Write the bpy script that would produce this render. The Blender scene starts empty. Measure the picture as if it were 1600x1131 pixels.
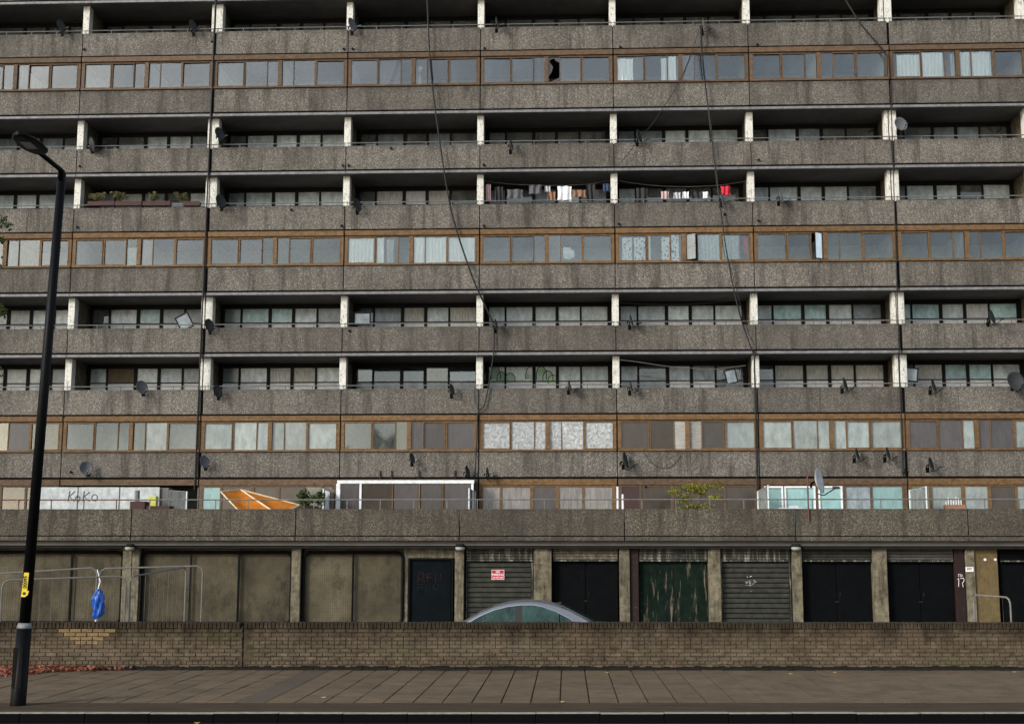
import bpy, math, random
from mathutils import Vector, Matrix
random.seed(7)
R = math.radians
S = bpy.context.scene
C = bpy.context.collection
# ------------------------------------------------------------------ camera, sky, sun, exposure
FPX, YAW, PIT, ROL, EYE = 2028.3, -.042, .1456, .001, Vector((0, 0, 2.267))
def ray(px, py):
    a = (px-800)/FPX; b = (565.5-py)/FPX
    x = math.cos(ROL)*a-math.sin(ROL)*b; u = math.sin(ROL)*a+math.cos(ROL)*b
    y = math.cos(PIT)-math.sin(PIT)*u; z = math.sin(PIT)+math.cos(PIT)*u
    return Vector((math.cos(YAW)*x+math.sin(YAW)*y, -math.sin(YAW)*x+math.cos(YAW)*y, z))
def at(px, py, Y):                       # the point at depth Y that this direction meets
    r = ray(px, py); return EYE+r*(Y/r.y)
cam = bpy.data.objects.new('camera', bpy.data.cameras.new('camera')); C.objects.link(cam)
fw = ray(800, 565.5).normalized(); rt = (ray(900, 565.5)-ray(700, 565.5)).normalized(); up = rt.cross(fw)
cam.matrix_world = Matrix(((rt.x, up.x, -fw.x, EYE.x), (rt.y, up.y, -fw.y, EYE.y), (rt.z, up.z, -fw.z, EYE.z), (0, 0, 0, 1)))
cam.data.sensor_fit = 'HORIZONTAL'; cam.data.sensor_width = 36; cam.data.lens = 36*FPX/1600; cam.data.clip_end = 2000
S.camera = cam
SUN_EL, SUN_AZ = R(27), R(226)           # azimuth measured clockwise from +Y: behind the camera, a little to the left
W_ = bpy.data.worlds.new('World'); S.world = W_; W_.use_nodes = True
nt = W_.node_tree; bg = nt.nodes['Background']
sky = nt.nodes.new('ShaderNodeTexSky'); sky.sky_type = 'NISHITA'; sky.sun_disc = False
sky.sun_elevation = SUN_EL; sky.sun_rotation = SUN_AZ; sky.dust_density = 1.5; sky.air_density = 1.2; sky.ozone_density = 1
hs = nt.nodes.new('ShaderNodeHueSaturation'); hs.inputs['Saturation'].default_value = .6
nt.links.new(sky.outputs[0], hs.inputs['Color']); tc = nt.nodes.new('ShaderNodeTexCoord'); cn = nt.nodes.new('ShaderNodeTexNoise'); cn.inputs['Scale'].default_value = 5; cn.inputs['Detail'].default_value = 5; cn.inputs['Roughness'].default_value = .6
cr = nt.nodes.new('ShaderNodeValToRGB'); cr.color_ramp.elements[0].position = .32; cr.color_ramp.elements[0].color = (.55, .57, .6, 1); cr.color_ramp.elements[1].position = .7; cr.color_ramp.elements[1].color = (1.5, 1.48, 1.45, 1)
cm = nt.nodes.new('ShaderNodeMix'); cm.data_type = 'RGBA'; cm.blend_type = 'MULTIPLY'; cm.inputs[0].default_value = 1   # broken cloud cover, the same all round
nt.links.new(tc.outputs['Generated'], cn.inputs['Vector']); nt.links.new(cn.outputs['Fac'], cr.inputs[0]); nt.links.new(hs.outputs[0], cm.inputs[6]); nt.links.new(cr.outputs[0], cm.inputs[7]); nt.links.new(cm.outputs[2], bg.inputs['Color']); bg.inputs['Strength'].default_value = .125
sun = bpy.data.objects.new('sun', bpy.data.lights.new('sun', 'SUN')); C.objects.link(sun)
sun.data.energy = 1.5; sun.data.angle = R(13); sun.data.color = (1, .975, .94)
sd = Vector((math.sin(SUN_AZ)*math.cos(SUN_EL), math.cos(SUN_AZ)*math.cos(SUN_EL), math.sin(SUN_EL)))
sun.rotation_euler = sd.to_track_quat('Z', 'Y').to_euler()
S.view_settings.view_transform = 'Standard'; S.view_settings.look = 'None'; S.view_settings.gamma = 1; S.view_settings.exposure = .95
S.cycles.transparent_max_bounces = 12; S.cycles.max_bounces = 6; S.cycles.use_adaptive_sampling = False

# ------------------------------------------------------------------ materials
M = {}
class NT:
    def __init__(s, name):
        s.m = bpy.data.materials.new(name); s.m.use_nodes = True; s.t = s.m.node_tree; s.b = s.t.nodes['Principled BSDF']; M[name] = s.m
        s._pos = None
    def n(s, typ, **k):
        o = s.t.nodes.new('ShaderNode'+typ)
        for a, v in k.items(): setattr(o, a, v)
        return o
    def l(s, a, b): s.t.links.new(a, b)
    def pos(s, sc=(1, 1, 1), obj=False):
        if s._pos is None: s._pos = s.n('TexCoord').outputs['Object'] if obj else s.n('NewGeometry').outputs['Position']
        mp = s.n('Mapping'); mp.inputs['Scale'].default_value = sc; s.l(s._pos, mp.inputs['Vector']); return mp.outputs[0]
    def noise(s, scale, sc=(1, 1, 1), detail=3, rough=.55, obj=False):
        o = s.n('TexNoise'); o.inputs['Scale'].default_value = scale; o.inputs['Detail'].default_value = detail; o.inputs['Roughness'].default_value = rough
        s.l(s.pos(sc, obj), o.inputs['Vector']); return o.outputs['Fac']
    def vor(s, scale, sc=(1, 1, 1)):
        o = s.n('TexVoronoi'); o.inputs['Scale'].default_value = scale; s.l(s.pos(sc), o.inputs['Vector']); return o
    def ramp(s, fac, st, mode='LINEAR'):
        o = s.n('ValToRGB'); e = o.color_ramp.elements; o.color_ramp.interpolation = mode
        while len(e) < len(st): e.new(.5)
        for q, (p, c) in zip(e, st):
            q.position = p; q.color = (c, c, c, 1) if isinstance(c, (int, float)) else (*c, 1)
        s.l(fac, o.inputs[0]); return o.outputs[0]
    def mix(s, a, b, f, mode='MIX'):
        o = s.n('Mix', data_type='RGBA', blend_type=mode)
        for v, i in ((f, 0), (a, 6), (b, 7)):
            if isinstance(v, (int, float)): o.inputs[i].default_value = v if i == 0 else (v, v, v, 1)
            elif isinstance(v, tuple): o.inputs[i].default_value = (*v, 1)
            else: s.l(v, o.inputs[i])
        return o.outputs[2]
    def math(s, op, a, b):
        o = s.n('Math', operation=op)
        for v, i in ((a, 0), (b, 1)):
            if isinstance(v, (int, float)): o.inputs[i].default_value = v
            else: s.l(v, o.inputs[i])
        return o.outputs[0]
    def rnd(s): return s.n('ObjectInfo').outputs['Random']
    def col(s, c):
        if isinstance(c, tuple): s.b.inputs['Base Color'].default_value = (*c, 1)
        else: s.l(c, s.b.inputs['Base Color'])
        return s
    def rough(s, r, spec=None, metal=None):
        s.b.inputs['Roughness'].default_value = r
        if spec is not None: s.b.inputs['Specular IOR Level'].default_value = spec
        if metal is not None: s.b.inputs['Metallic'].default_value = metal
        return s
    def bump(s, h, st=.4, d=.01):
        o = s.n('Bump'); o.inputs['Strength'].default_value = st; o.inputs['Distance'].default_value = d
        s.l(h, o.inputs['Height']); s.l(o.outputs[0], s.b.inputs['Normal']); return s
def worn(name, c, amt=.35, scale=6, streak=None, streakc=(.03, .028, .025), rough=.75, var=.12, metal=0, obj=False):
    k = NT(name); c2 = tuple(max(0, v*(1-amt)) for v in c); c1 = tuple(min(1, v*(1+amt*.6)) for v in c)
    o = k.ramp(k.noise(scale, obj=obj, detail=5, rough=.65), [(.3, c2), (.72, c1)])
    if streak: o = k.mix(o, streakc, k.ramp(k.noise(streak[0], (1, 1, streak[1]), 7, .78, obj), [(streak[2], 0), (min(1, streak[2]+.18), streak[3])]))
    if var: o = k.mix(o, 0.0, k.math('MULTIPLY', k.rnd(), var))
    k.col(o).rough(rough, .3, metal); k.bump(k.noise(scale*9, obj=obj), .25, .004); return k.m
# exposed-aggregate panels: pebbles in dark matrix, rain streaks
def aggregate(name, dk, md, lt, dirt=.55):
    k = NT(name)
    v = k.vor(30); sep = k.n('SeparateColor'); k.l(v.outputs['Color'], sep.inputs[0])
    o = k.ramp(sep.outputs[0], [(.0, dk), (.42, md), (.72, tuple(1.35*a for a in md)), (.9, lt), (1, tuple(1.25*a for a in lt))])
    v2 = k.vor(75); sep2 = k.n('SeparateColor'); k.l(v2.outputs['Color'], sep2.inputs[0])
    o = k.mix(o, k.ramp(sep2.outputs[1], [(0, dk), (.6, md), (1, lt)]), .6)
    o = k.mix(o, (.42, .33, .22), k.ramp(sep2.outputs[2], [(.85, 0), (.95, .3)]))
    o = k.mix(o, (.03, .027, .022), k.ramp(k.noise(2.2, (1, 1, .09), 6, .72), [(.49, 0), (.64, dirt)]))
    o = k.mix(o, (.03, .027, .022), k.ramp(k.noise(.5, (1, 1, 1), 3, .6), [(.45, 0), (.7, dirt*.6)]))
    o = k.mix(o, (.13, .06, .025), k.ramp(k.noise(3.1, (1, 1, .14), 5, .7), [(.66, 0), (.76, .5)]))
    oz = k.n('SeparateXYZ'); k.l(k.n('TexCoord').outputs['Object'], oz.inputs[0])          # soot drips from the weathered top edge of each panel
    dr_ = k.math('ADD', oz.outputs[2], k.math('MULTIPLY', k.math('SUBTRACT', k.noise(5, (1, 1, .1), 5, .75), .5), 1.1))
    o = k.mix(o, (.025, .022, .018), k.ramp(dr_, [(.32, 0), (.7, .5)]))
    o = k.mix(o, (.3, .27, .22), k.ramp(k.noise(2.2, (1, 1, .1), 4), [(.62, 0), (.8, .3)]))
    o = k.mix(o, (.045, .04, .034), k.math('MULTIPLY', k.rnd(), .42))
    k.col(o).rough(.9, .15); k.bump(v.outputs['Distance'], .6, .02); return k.m
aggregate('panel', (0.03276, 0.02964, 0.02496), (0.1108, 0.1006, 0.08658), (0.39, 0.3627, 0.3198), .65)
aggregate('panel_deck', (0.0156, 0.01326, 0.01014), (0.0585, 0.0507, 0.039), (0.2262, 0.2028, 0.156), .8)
def pale_fin():
    k = NT('fin'); o = k.ramp(k.noise(25, detail=4, rough=.7), [(.3, (.26, .25, .21)), (.5, (.62, .61, .55)), (.8, (.8, .79, .73))])
    o = k.mix(o, (.05, .045, .035), k.ramp(k.noise(9, (1, 1, .35), 5, .75), [(.53, 0), (.68, .85)]))
    k.col(o).rough(.9, .15); k.bump(k.noise(40), .4, .01)
pale_fin()
worn('soffit', (0.135, 0.1275, 0.12), .25, 1.2, (2.5, 1, .6, .4), (.2, .18, .16), .9)
worn('foot_dirt_shade', (.008, .0075, .005), .4, 5, None, rough=1, var=0)
worn('soffit_dirt', (.05, .042, .03), .3, 3, None, rough=.9)
worn('ledge_metal', (0.17, 0.17, 0.1742), .45, 5, (7, 1, .5, .8), (.12, .11, .1), .55, 0)
worn('rail_metal', (0.1445, 0.1445, 0.1403), .4, 9, (6, 1, .6, .6), (.13, .09, .06), .5)
worn('rail_red', (.12, .045, .035), .4, 9, (6, 1, .6, .6), (.1, .08, .06), .6)
worn('black_metal', (.003, .0032, .0036), .3, 8, None, rough=.45)
worn('cable', (.008, .008, .008), .2, 8, None, rough=.6, var=0)
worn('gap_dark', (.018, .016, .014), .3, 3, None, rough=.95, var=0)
def timber(name, a, b):
    k = NT(name); o = k.ramp(k.noise(7, (1, 1, 1), 5, .7), [(.28, a), (.7, b)])
    o = k.mix(o, tuple(.35*v for v in a), k.ramp(k.noise(18, (.25, 1, 1), 4, .7), [(.52, 0), (.7, .7)]))
    o = k.mix(o, (.38, .33, .27), k.ramp(k.noise(5, (1, 1, 2), 4, .75), [(.63, 0), (.74, .45)]))
    o = k.mix(o, 0.0, k.math('MULTIPLY', k.rnd(), .25)); k.col(o).rough(.7, .25); k.bump(k.noise(60, (.2, 1, 1)), .3, .004)
timber('timber_a', (0.0665, 0.0418, 0.0247), (0.1472, 0.0931, 0.0532))
timber('timber_b', (0.08075, 0.04465, 0.019), (0.209, 0.1206, 0.05225))
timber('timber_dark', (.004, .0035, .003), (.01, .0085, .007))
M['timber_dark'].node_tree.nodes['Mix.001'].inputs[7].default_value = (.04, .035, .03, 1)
timber('timber_red', (.014, .006, .005), (.026, .011, .009))
def glass(name, tint=.98, dust=.025, dustc=(.42, .45, .46), spec=1.5, add=.035):
    k = NT(name); tr = k.n('BsdfTransparent'); tr.inputs[0].default_value = (tint*.96, tint, tint*.99, 1)
    gl = k.n('BsdfGlossy'); gl.inputs['Roughness'].default_value = .03
    fr = k.n('Fresnel'); fr.inputs[0].default_value = spec
    m1 = k.n('MixShader'); k.l(k.math('ADD', k.math('MULTIPLY', fr.outputs[0], 1.2), add), m1.inputs[0]); k.l(tr.outputs[0], m1.inputs[1]); k.l(gl.outputs[0], m1.inputs[2])
    df = k.n('BsdfDiffuse'); df.inputs[0].default_value = (*dustc, 1)
    m2 = k.n('MixShader'); k.l(k.ramp(k.noise(4, (1, 1, .4), 5, .7), [(.35, dust*.4), (.8, min(1, dust*2.2))]), m2.inputs[0])
    k.l(m1.outputs[0], m2.inputs[1]); k.l(df.outputs[0], m2.inputs[2])
    k.l(m2.outputs[0], k.t.nodes['Material Output'].inputs[0])
glass('glass'); glass('glass_dusty', .8, .22, (.4, .42, .41)); glass('glass_car', .4, .3, (.07, .15, .13), 1.45, .0)
def milky(name, c, lo=.55, streaks=(9, .3), rough=.3, thr=.45):
    k = NT(name); o = k.ramp(k.noise(streaks[0], (1, 1, streaks[1]), 5, .72), [(.3, tuple(v*lo for v in c)), (.7, c)])
    o = k.mix(o, tuple(v*.35 for v in c), k.ramp(k.noise(2.5, (1, 1, .6), 4, .7), [(.5, 0), (.8, .65)]))
    o = k.mix(o, 0.0, k.math('MULTIPLY', k.rnd(), .35)); k.col(o).rough(rough, .6)
milky('p_milky', (.8, .92, .95), .4, (3.5, .6), .2); milky('p_grey', (.32, .38, .41), .4, (3.5, .6), .2); milky('p_teal', (.58, .88, .9), .4, (3.5, .6), .2); milky('p_drab', (.3, .28, .26), .35, (14, .15), .3); milky('p_net', (.8, .8, .75), .3, (24, .12), .5)
milky('p_white', (.85, .87, .9), .5, (26, .1), .5); milky('p_foil', (0.6375, 0.663, 0.663), .2, (9, .9), .22); milky('p_frost', (.33, .38, .37), .55, (3, .5), .15)
milky('p_tint', (.055, .042, .036), .6, (4, .3), .12); milky('p_mauve', (.08, .07, .074), .6, (7, .2), .2); milky('p_blind', (.5, .48, .43), .35, (3, 6), .45)
milky('p_board', (.2, .13, .07), .5, (6, .5), .7); milky('p_red', (.06, .018, .014), .6, (6, .3), .4); milky('p_bright', (.3, .52, .52), .7, (3, .5), .15)
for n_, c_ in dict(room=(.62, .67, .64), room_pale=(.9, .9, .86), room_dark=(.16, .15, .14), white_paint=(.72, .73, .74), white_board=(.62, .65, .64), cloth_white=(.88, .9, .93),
                   cloth_black=(.02, .02, .022), cloth_grey=(.09, .09, .1), cloth_brown=(.24, .13, .08), cloth_red=(.6, .02, .05), cloth_blue=(.04, .07, .14), cloth_pale=(.5, .52, .53),
                   cloth_pink=(.5, .35, .35), paper=(.82, .83, .84), dish_dark=(.028, .03, .032), dish_grey=(.1, .105, .11), dish_white=(.5, .51, .52), bag_blue=(.006, .075, .36),
                   lamp_glass=(.3, .32, .28), shrub_pot=(.05, .02, .017), sign_red=(.45, .01, .03), sign_white=(.8, .75, .74), sticker=(.62, .47, .03), letter_black=(.01, .01, .01),
                   galv=(.16, .15, .135), graffiti_red=(.1, .008, .01), tar=(.075, .058, .038), yellowgreen=(.45, .45, .08), teal_frame=(.6, .66, .66)).items():
    worn(n_, c_, .22, 6, None, rough=.7)
worn('boarding', (0.425, 0.459, 0.459), .35, 3, (5, .35, .48, .7), (.2, .23, .22), .6, 0)
worn('cream', (.6, .5, .33), .3, 6, None, rough=.7)
worn('tarp', (0.425, 0.136, 0.0102), .3, 4, (5, .4, .55, .6), (.3, .07, .01), .55, 0)
worn('mesh_backing', (0.1394, 0.1189, 0.0738), .55, .9, (1.6, .55, .48, .8), (.03, .025, .016), .9, .3)
worn('pillar', (0.1615, 0.1403, 0.0935), .65, 5, (7, .14, .47, .9), (.035, .025, .016), .9)
worn('ochre', (0.136, 0.096, 0.04), .4, 5, (10, .12, .5, .6), (.06, .045, .022), .85)
worn('shutter', (0.0425, 0.04335, 0.0357), .4, 5, (5, .25, .52, .7), (.018, .019, .014), .8)
worn('shutter_box', (.045, .046, .037), .4, 6, (9, .1, .51, .95), (.42, .4, .35), .8)
worn('shutter_mauve', (.07, .064, .062), .35, 5, (7, .12, .62, .6), (.3, .24, .21), .65)
worn('shutter_rust', (.1, .085, .06), .5, 8, (9, .5, .5, .8), (.3, .26, .2), .8)
worn('door_black', (.002, .0025, .003), .5, 3, (9, .06, .63, .7), (.16, .135, .12), .85)
worn('door_blue', (.002, .0045, .006), .5, 3, (7, .08, .6, .4), (.002, .003, .004), .8)
worn('door_green', (.005, .012, .008), .5, 3, (7, .1, .55, .9), (.3, .24, .18), .85)
for q in ('door_black', 'door_blue', 'door_green', 'gap_dark', 'shutter', 'shutter_box', 'shutter_mauve', 'black_metal'): M[q].node_tree.nodes['Principled BSDF'].inputs['Specular IOR Level'].default_value = .08
def bricks(name, a, b, soot=.92):
    k = NT(name); o = k.ramp(k.noise(6, detail=5, rough=.7), [(.3, a), (.7, b)])
    o = k.mix(o, tuple(v*.45 for v in a), k.ramp(k.rnd(), [(0, .4), (.5, 0), (1, .2)]))
    o = k.mix(o, tuple(v*.4 for v in a), k.ramp(k.noise(4.6, (1, .02, 2.7), 1), [(.5, 0), (.62, .35)]))
    o = k.mix(o, tuple(min(1, v*1.5) for v in b), k.ramp(k.noise(4.1, (1, .02, 2.9), 1), [(.58, 0), (.68, .25)]))
    o = k.mix(o, (.24, .2, .145), k.ramp(k.noise(1.3, (.35, 1, 2.6), 4, .7), [(.5, 0), (.68, .25)]))
    o = k.mix(o, (.14, .09, .06), k.ramp(k.noise(.9, detail=2), [(.5, 0), (.7, .3)]))
    o = k.mix(o, (.07, .075, .03), k.ramp(k.noise(.7, (1, 1, 3), 3), [(.56, 0), (.75, .45)]))
    # soot and moss that run down from the coping in uneven tongues
    z = k.n('SeparateXYZ'); k.l(k.pos(), z.inputs[0])
    edge = k.math('ADD', z.outputs[2], k.math('MULTIPLY', k.math('SUBTRACT', k.noise(3.2, (1, 1, .12), 5, .75), .5), .85))
    o = k.mix(o, (.022, .016, .01), k.ramp(edge, [(.5, 0), (.86, soot)]))
    k.col(o).rough(.92, .12); k.bump(k.noise(70, detail=4), .5, .006)
bricks('brick', (0.0688, 0.0516, 0.03354), (0.1462, 0.1135, 0.07568)); bricks('brick_new', (0.216, 0.144, 0.06), (0.336, 0.24, 0.12), .3); bricks('mortar', (0.043, 0.03354, 0.02236), (0.0946, 0.07396, 0.04988), .9)
def paving():
    k = NT('slab'); o = k.ramp(k.noise(2.2, detail=6, rough=.7), [(.3, (.08, .058, .036)), (.7, (.142, .104, .066))])
    o = k.mix(o, (.045, .036, .025), k.ramp(k.noise(1.1, (.35, 1.5, 1), 4, .7), [(.5, 0), (.8, .6)]))
    o = k.mix(o, 0.0, k.ramp(k.rnd(), [(0, .16), (1, 0)]))
    o = k.mix(o, (.18, .15, .11), k.ramp(k.noise(90, detail=2), [(.62, 0), (.75, .35)]))
    gv = k.vor(2.6); o = k.mix(o, (.03, .026, .02), k.ramp(gv.outputs['Distance'], [(.05, .7), (.075, 0)]))
    gv = k.vor(3.3, (1.1, .9, 1)); o = k.mix(o, (.24, .21, .17), k.ramp(gv.outputs['Distance'], [(.04, .6), (.06, 0)]))
    k.col(o).rough(.85, .15); k.bump(k.noise(80), .35, .004)
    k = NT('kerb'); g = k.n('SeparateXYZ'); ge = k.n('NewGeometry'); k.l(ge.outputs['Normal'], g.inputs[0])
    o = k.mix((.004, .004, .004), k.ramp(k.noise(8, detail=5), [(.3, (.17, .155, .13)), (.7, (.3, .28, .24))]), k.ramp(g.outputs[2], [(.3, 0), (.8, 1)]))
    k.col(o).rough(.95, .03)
    k = NT('asphalt'); o = k.ramp(k.noise(45, detail=4), [(.3, (.022, .022, .023)), (.75, (.06, .06, .06))]); k.col(o).rough(.85, .2); k.bump(k.noise(90), .5, .01)
    k = NT('ground'); o = k.ramp(k.noise(1.4, detail=6), [(.3, (.11, .1, .085)), (.7, (.19, .175, .15))]); k.col(o).rough(.95, .1)
    k = NT('verge'); o = k.ramp(k.noise(3, (.3, 1.6, 1), 6, .75), [(.3, (.026, .018, .011)), (.55, (.055, .04, .024)), (.75, (.04, .036, .015))])
    o = k.mix(o, (.16, .13, .095), k.ramp(k.noise(2, (.25, 3, 1), 5, .75), [(.62, 0), (.72, .6)])); k.col(o).rough(.95, .1); k.bump(k.noise(60), .6, .01)
paving()
def leafy(name, a, b, tr=.35):
    k = NT(name); o = k.ramp(k.noise(3, detail=3), [(.3, a), (.7, b)]); k.col(o).rough(.6, .3)
    t = k.n('BsdfTranslucent'); k.l(o, t.inputs[0]); mx = k.n('MixShader'); mx.inputs[0].default_value = tr
    k.l(k.b.outputs[0], mx.inputs[1]); k.l(t.outputs[0], mx.inputs[2]); k.l(mx.outputs[0], k.t.nodes['Material Output'].inputs[0])
leafy('leaf', (.02, .04, .009), (.075, .11, .022)); leafy('leaf_yellow', (.12, .13, .015), (.3, .27, .03)); leafy('leaf_dull', (.09, .08, .03), (.2, .18, .08))
leafy('leaf_rust', (.1, .03, .015), (.28, .1, .055), .1); leafy('leaf_gold', (.3, .19, .06), (.45, .32, .15), .1)
worn('bark', (.09, .07, .05), .4, 9, None, rough=.9)
k = NT('car_paint'); k.col((.2, .205, .215)).rough(.28, .5, .7); k.bump(k.noise(1.5), .02)
k = NT('chrome'); k.col((.75, .76, .78)).rough(.18, .5, 1.0)
k = NT('rubber'); k.col((.015, .015, .015)).rough(.8)
k = NT('lens'); k.col((.12, .13, .13)).rough(.15, .5)

# ------------------------------------------------------------------ mesh helpers
WL = {}
class MB:
    def __init__(s): s.v = []; s.f = []
    def box(s, x0, x1, y0, y1, z0, z1):
        n = len(s.v); s.v += [(x0, y0, z0), (x1, y0, z0), (x1, y1, z0), (x0, y1, z0), (x0, y0, z1), (x1, y0, z1), (x1, y1, z1), (x0, y1, z1)]
        s.f += [tuple(n+i for i in q) for q in ((0, 3, 2, 1), (4, 5, 6, 7), (0, 1, 5, 4), (1, 2, 6, 5), (2, 3, 7, 6), (3, 0, 4, 7))]; return s
    def hexa(s, p):
        n = len(s.v); s.v += [tuple(q) for q in p]
        s.f += [tuple(n+i for i in q) for q in ((0, 3, 2, 1), (4, 5, 6, 7), (0, 1, 5, 4), (1, 2, 6, 5), (2, 3, 7, 6), (3, 0, 4, 7))]; return s
    def tube(s, pts, r, k=6, cap=True):
        pts = [Vector(p) for p in pts]; rs = r if isinstance(r, (list, tuple)) else [r]*len(pts); base = len(s.v); prev = None
        for i, p in enumerate(pts):
            t = (pts[min(i+1, len(pts)-1)]-pts[max(i-1, 0)]).normalized()
            if prev is None: a = t.cross(Vector((0, 0, 1)) if abs(t.z) < .9 else Vector((1, 0, 0))).normalized()
            else: a = (prev-t*prev.dot(t)).normalized()
            prev = a; b = t.cross(a)
            for j in range(k):
                th = 2*math.pi*j/k; s.v.append(tuple(p+(a*math.cos(th)+b*math.sin(th))*rs[i]))
        for i in range(len(pts)-1):
            for j in range(k):
                s.f.append((base+i*k+j, base+i*k+(j+1) % k, base+(i+1)*k+(j+1) % k, base+(i+1)*k+j))
        if cap: s.f.append(tuple(base+j for j in reversed(range(k)))); s.f.append(tuple(base+(len(pts)-1)*k+j for j in range(k)))
        return s
    def poly(s, pts, d=None):               # a flat polygon, with thickness vector d if given
        n = len(s.v); k = len(pts); s.v += [tuple(p) for p in pts]; s.f.append(tuple(range(n, n+k)))
        if d is not None:
            d = Vector(d); s.v += [tuple(Vector(p)+d) for p in pts]; s.f.append(tuple(reversed(range(n+k, n+2*k))))
            for i in range(k): j = (i+1) % k; s.f.append((n+i, n+k+i, n+k+j, n+j))
        return s
    def grid(s, fn, nu, nv):
        n = len(s.v)
        for i in range(nu+1):
            for j in range(nv+1): s.v.append(tuple(fn(i/nu, j/nv)))
        for i in range(nu):
            for j in range(nv): a = n+i*(nv+1)+j; s.f.append((a, a+nv+1, a+nv+2, a+1))
        return s
    def lathe(s, prof, k=20, c=(0, 0, 0)):
        n = len(s.v)
        for r, z in prof:
            for j in range(k): th = 2*math.pi*j/k; s.v.append((c[0]+r*math.cos(th), c[1]+r*math.sin(th), c[2]+z))
        for i in range(len(prof)-1):
            for j in range(k): s.f.append((n+i*k+j, n+i*k+(j+1) % k, n+(i+1)*k+(j+1) % k, n+(i+1)*k+j))
        return s
    def mesh(s, name, m, smooth=False, org=(0, 0, 0)):
        me = bpy.data.meshes.new(name); o = Vector(org)
        me.from_pydata([tuple(Vector(v)-o) for v in s.v], [], s.f); me.materials.append(M[m])
        if smooth: me.polygons.foreach_set('use_smooth', [True]*len(me.polygons))
        me.update(); return me
    def build(s, name, m, parent=None, smooth=False, org=None):
        o_ = Vector(org) if org is not None else (WL[parent.name] if parent else Vector((0, 0, 0)))
        return link(name, s.mesh(name, m, smooth, o_), parent, o_)
def link(name, me, parent=None, w=(0, 0, 0)):
    o = bpy.data.objects.new(name, me); C.objects.link(o); w = Vector(w); WL[o.name] = w
    if parent: o.parent = parent; o.location = w-WL[parent.name]
    else: o.location = w
    return o
def tag(o, label=None, cat=None, group=None, kind=None):
    for k_, v in (('label', label), ('category', cat), ('group', group), ('kind', kind)):
        if v: o[k_] = v
    return o
def thing(name, label, cat, w, group=None): return tag(link(name, None, None, w), label, cat, group)
CACHE = {}
def bevbox(sx, sy, sz, b):
    mb = MB()
    if b <= 0: return mb.box(-sx/2, sx/2, -sy/2, sy/2, -sz/2, sz/2)
    x, y, z = sx/2, sy/2, sz/2            # front edges chamfered, 5 visible faces + chamfers
    fr = [(-x+b, -y, -z+b), (x-b, -y, -z+b), (x-b, -y, z-b), (-x+b, -y, z-b)]
    bk = [(-x, -y+b, -z), (x, -y+b, -z), (x, -y+b, z), (-x, -y+b, z)]; rr = [(-x, y, -z), (x, y, -z), (x, y, z), (-x, y, z)]
    mb.v = fr+bk+rr; mb.f = [(0, 1, 2, 3), (11, 10, 9, 8)]
    for i in range(4):
        j = (i+1) % 4; mb.f += [(4+i, 4+j, j, i), (8+i, 8+j, 4+j, 4+i)]
    return mb
def bobj(name, x0, x1, y0, y1, z0, z1, m, parent=None, b=0):
    key = (name, round(x1-x0, 3), round(y1-y0, 3), round(z1-z0, 3), m, b)
    if key not in CACHE: CACHE[key] = bevbox(x1-x0, y1-y0, z1-z0, b).mesh(name, m)
    return link(name, CACHE[key], parent, ((x0+x1)/2, (y0+y1)/2, (z0+z1)/2))
def tilt(o, a=.022): o.rotation_euler = (random.uniform(-a, a), 0, random.uniform(-a, a)); return o
def border(x0, x1, y0, y1, z0, z1, w):
    mb = MB(); mb.box(x0, x1, y0, y1, z1-w, z1); mb.box(x0, x1, y0, y1, z0, z0+w); mb.box(x0, x0+w, y0, y1, z0+w, z1-w); mb.box(x1-w, x1, y0, y1, z0+w, z1-w); return mb
def text(s, size, m, name, parent, w, rot=(R(90), 0, 0), squeeze=1):
    cu = bpy.data.curves.new(name, 'FONT'); cu.body = s; cu.size = size; cu.align_x = 'CENTER'; cu.align_y = 'CENTER'; cu.extrude = .002; cu.offset = size*.02
    t = bpy.data.objects.new(name, cu); C.objects.link(t); me = bpy.data.meshes.new_from_object(t.evaluated_get(bpy.context.evaluated_depsgraph_get()))
    bpy.data.objects.remove(t); me.materials.clear(); me.materials.append(M[m]); o = link(name, me, parent, w); o.rotation_euler = rot; o.scale = (squeeze, 1, 1); return o
ORD = ['first', 'second', 'third', 'fourth', 'fifth', 'sixth', 'seventh', 'eighth', 'ninth', 'tenth']

# ------------------------------------------------------------------ ground, road, pavement
SL = .052                                   # the street runs at a slight angle to the block
def yl(base, x): return base+SL*x
WALL_Y, SLAB_Y, KERB_Y, YARD = 26.03, 20.42, 19.06, -.3
tag(MB().poly([(-400, -400, -.5), (400, -400, -.5), (400, 400, -.5), (-400, 400, -.5)]).build('ground', 'ground'), kind='structure')
tag(MB().hexa([(-60, -14, -.6), (60, -14, -.6), (60, yl(KERB_Y, 60), -.6), (-60, yl(KERB_Y, -60), -.6), (-60, -14, -.14), (60, -14, -.14), (60, yl(KERB_Y, 60), -.14), (-60, yl(KERB_Y, -60), -.14)]).build('road', 'asphalt'), kind='structure')
tag(MB().hexa([(-60, yl(WALL_Y, -60), -.6), (60, yl(WALL_Y, 60), -.6), (60, 46, -.6), (-60, 46, -.6), (-60, yl(WALL_Y+.05, -60), YARD), (60, yl(WALL_Y+.05, 60), YARD), (60, 46, YARD), (-60, 46, YARD)]).build('yard', 'ground'), kind='structure')
pav = tag(MB().hexa([(-60, yl(KERB_Y+.16, -60), -.6), (60, yl(KERB_Y+.16, 60), -.6), (60, yl(WALL_Y, 60), -.6), (-60, yl(WALL_Y, -60), -.6),
                     (-60, yl(KERB_Y+.16, -60), -.03), (60, yl(KERB_Y+.16, 60), -.03), (60, yl(WALL_Y, 60), -.03), (-60, yl(WALL_Y, -60), -.03)]).build('pavement', 'mortar'), kind='structure')
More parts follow.
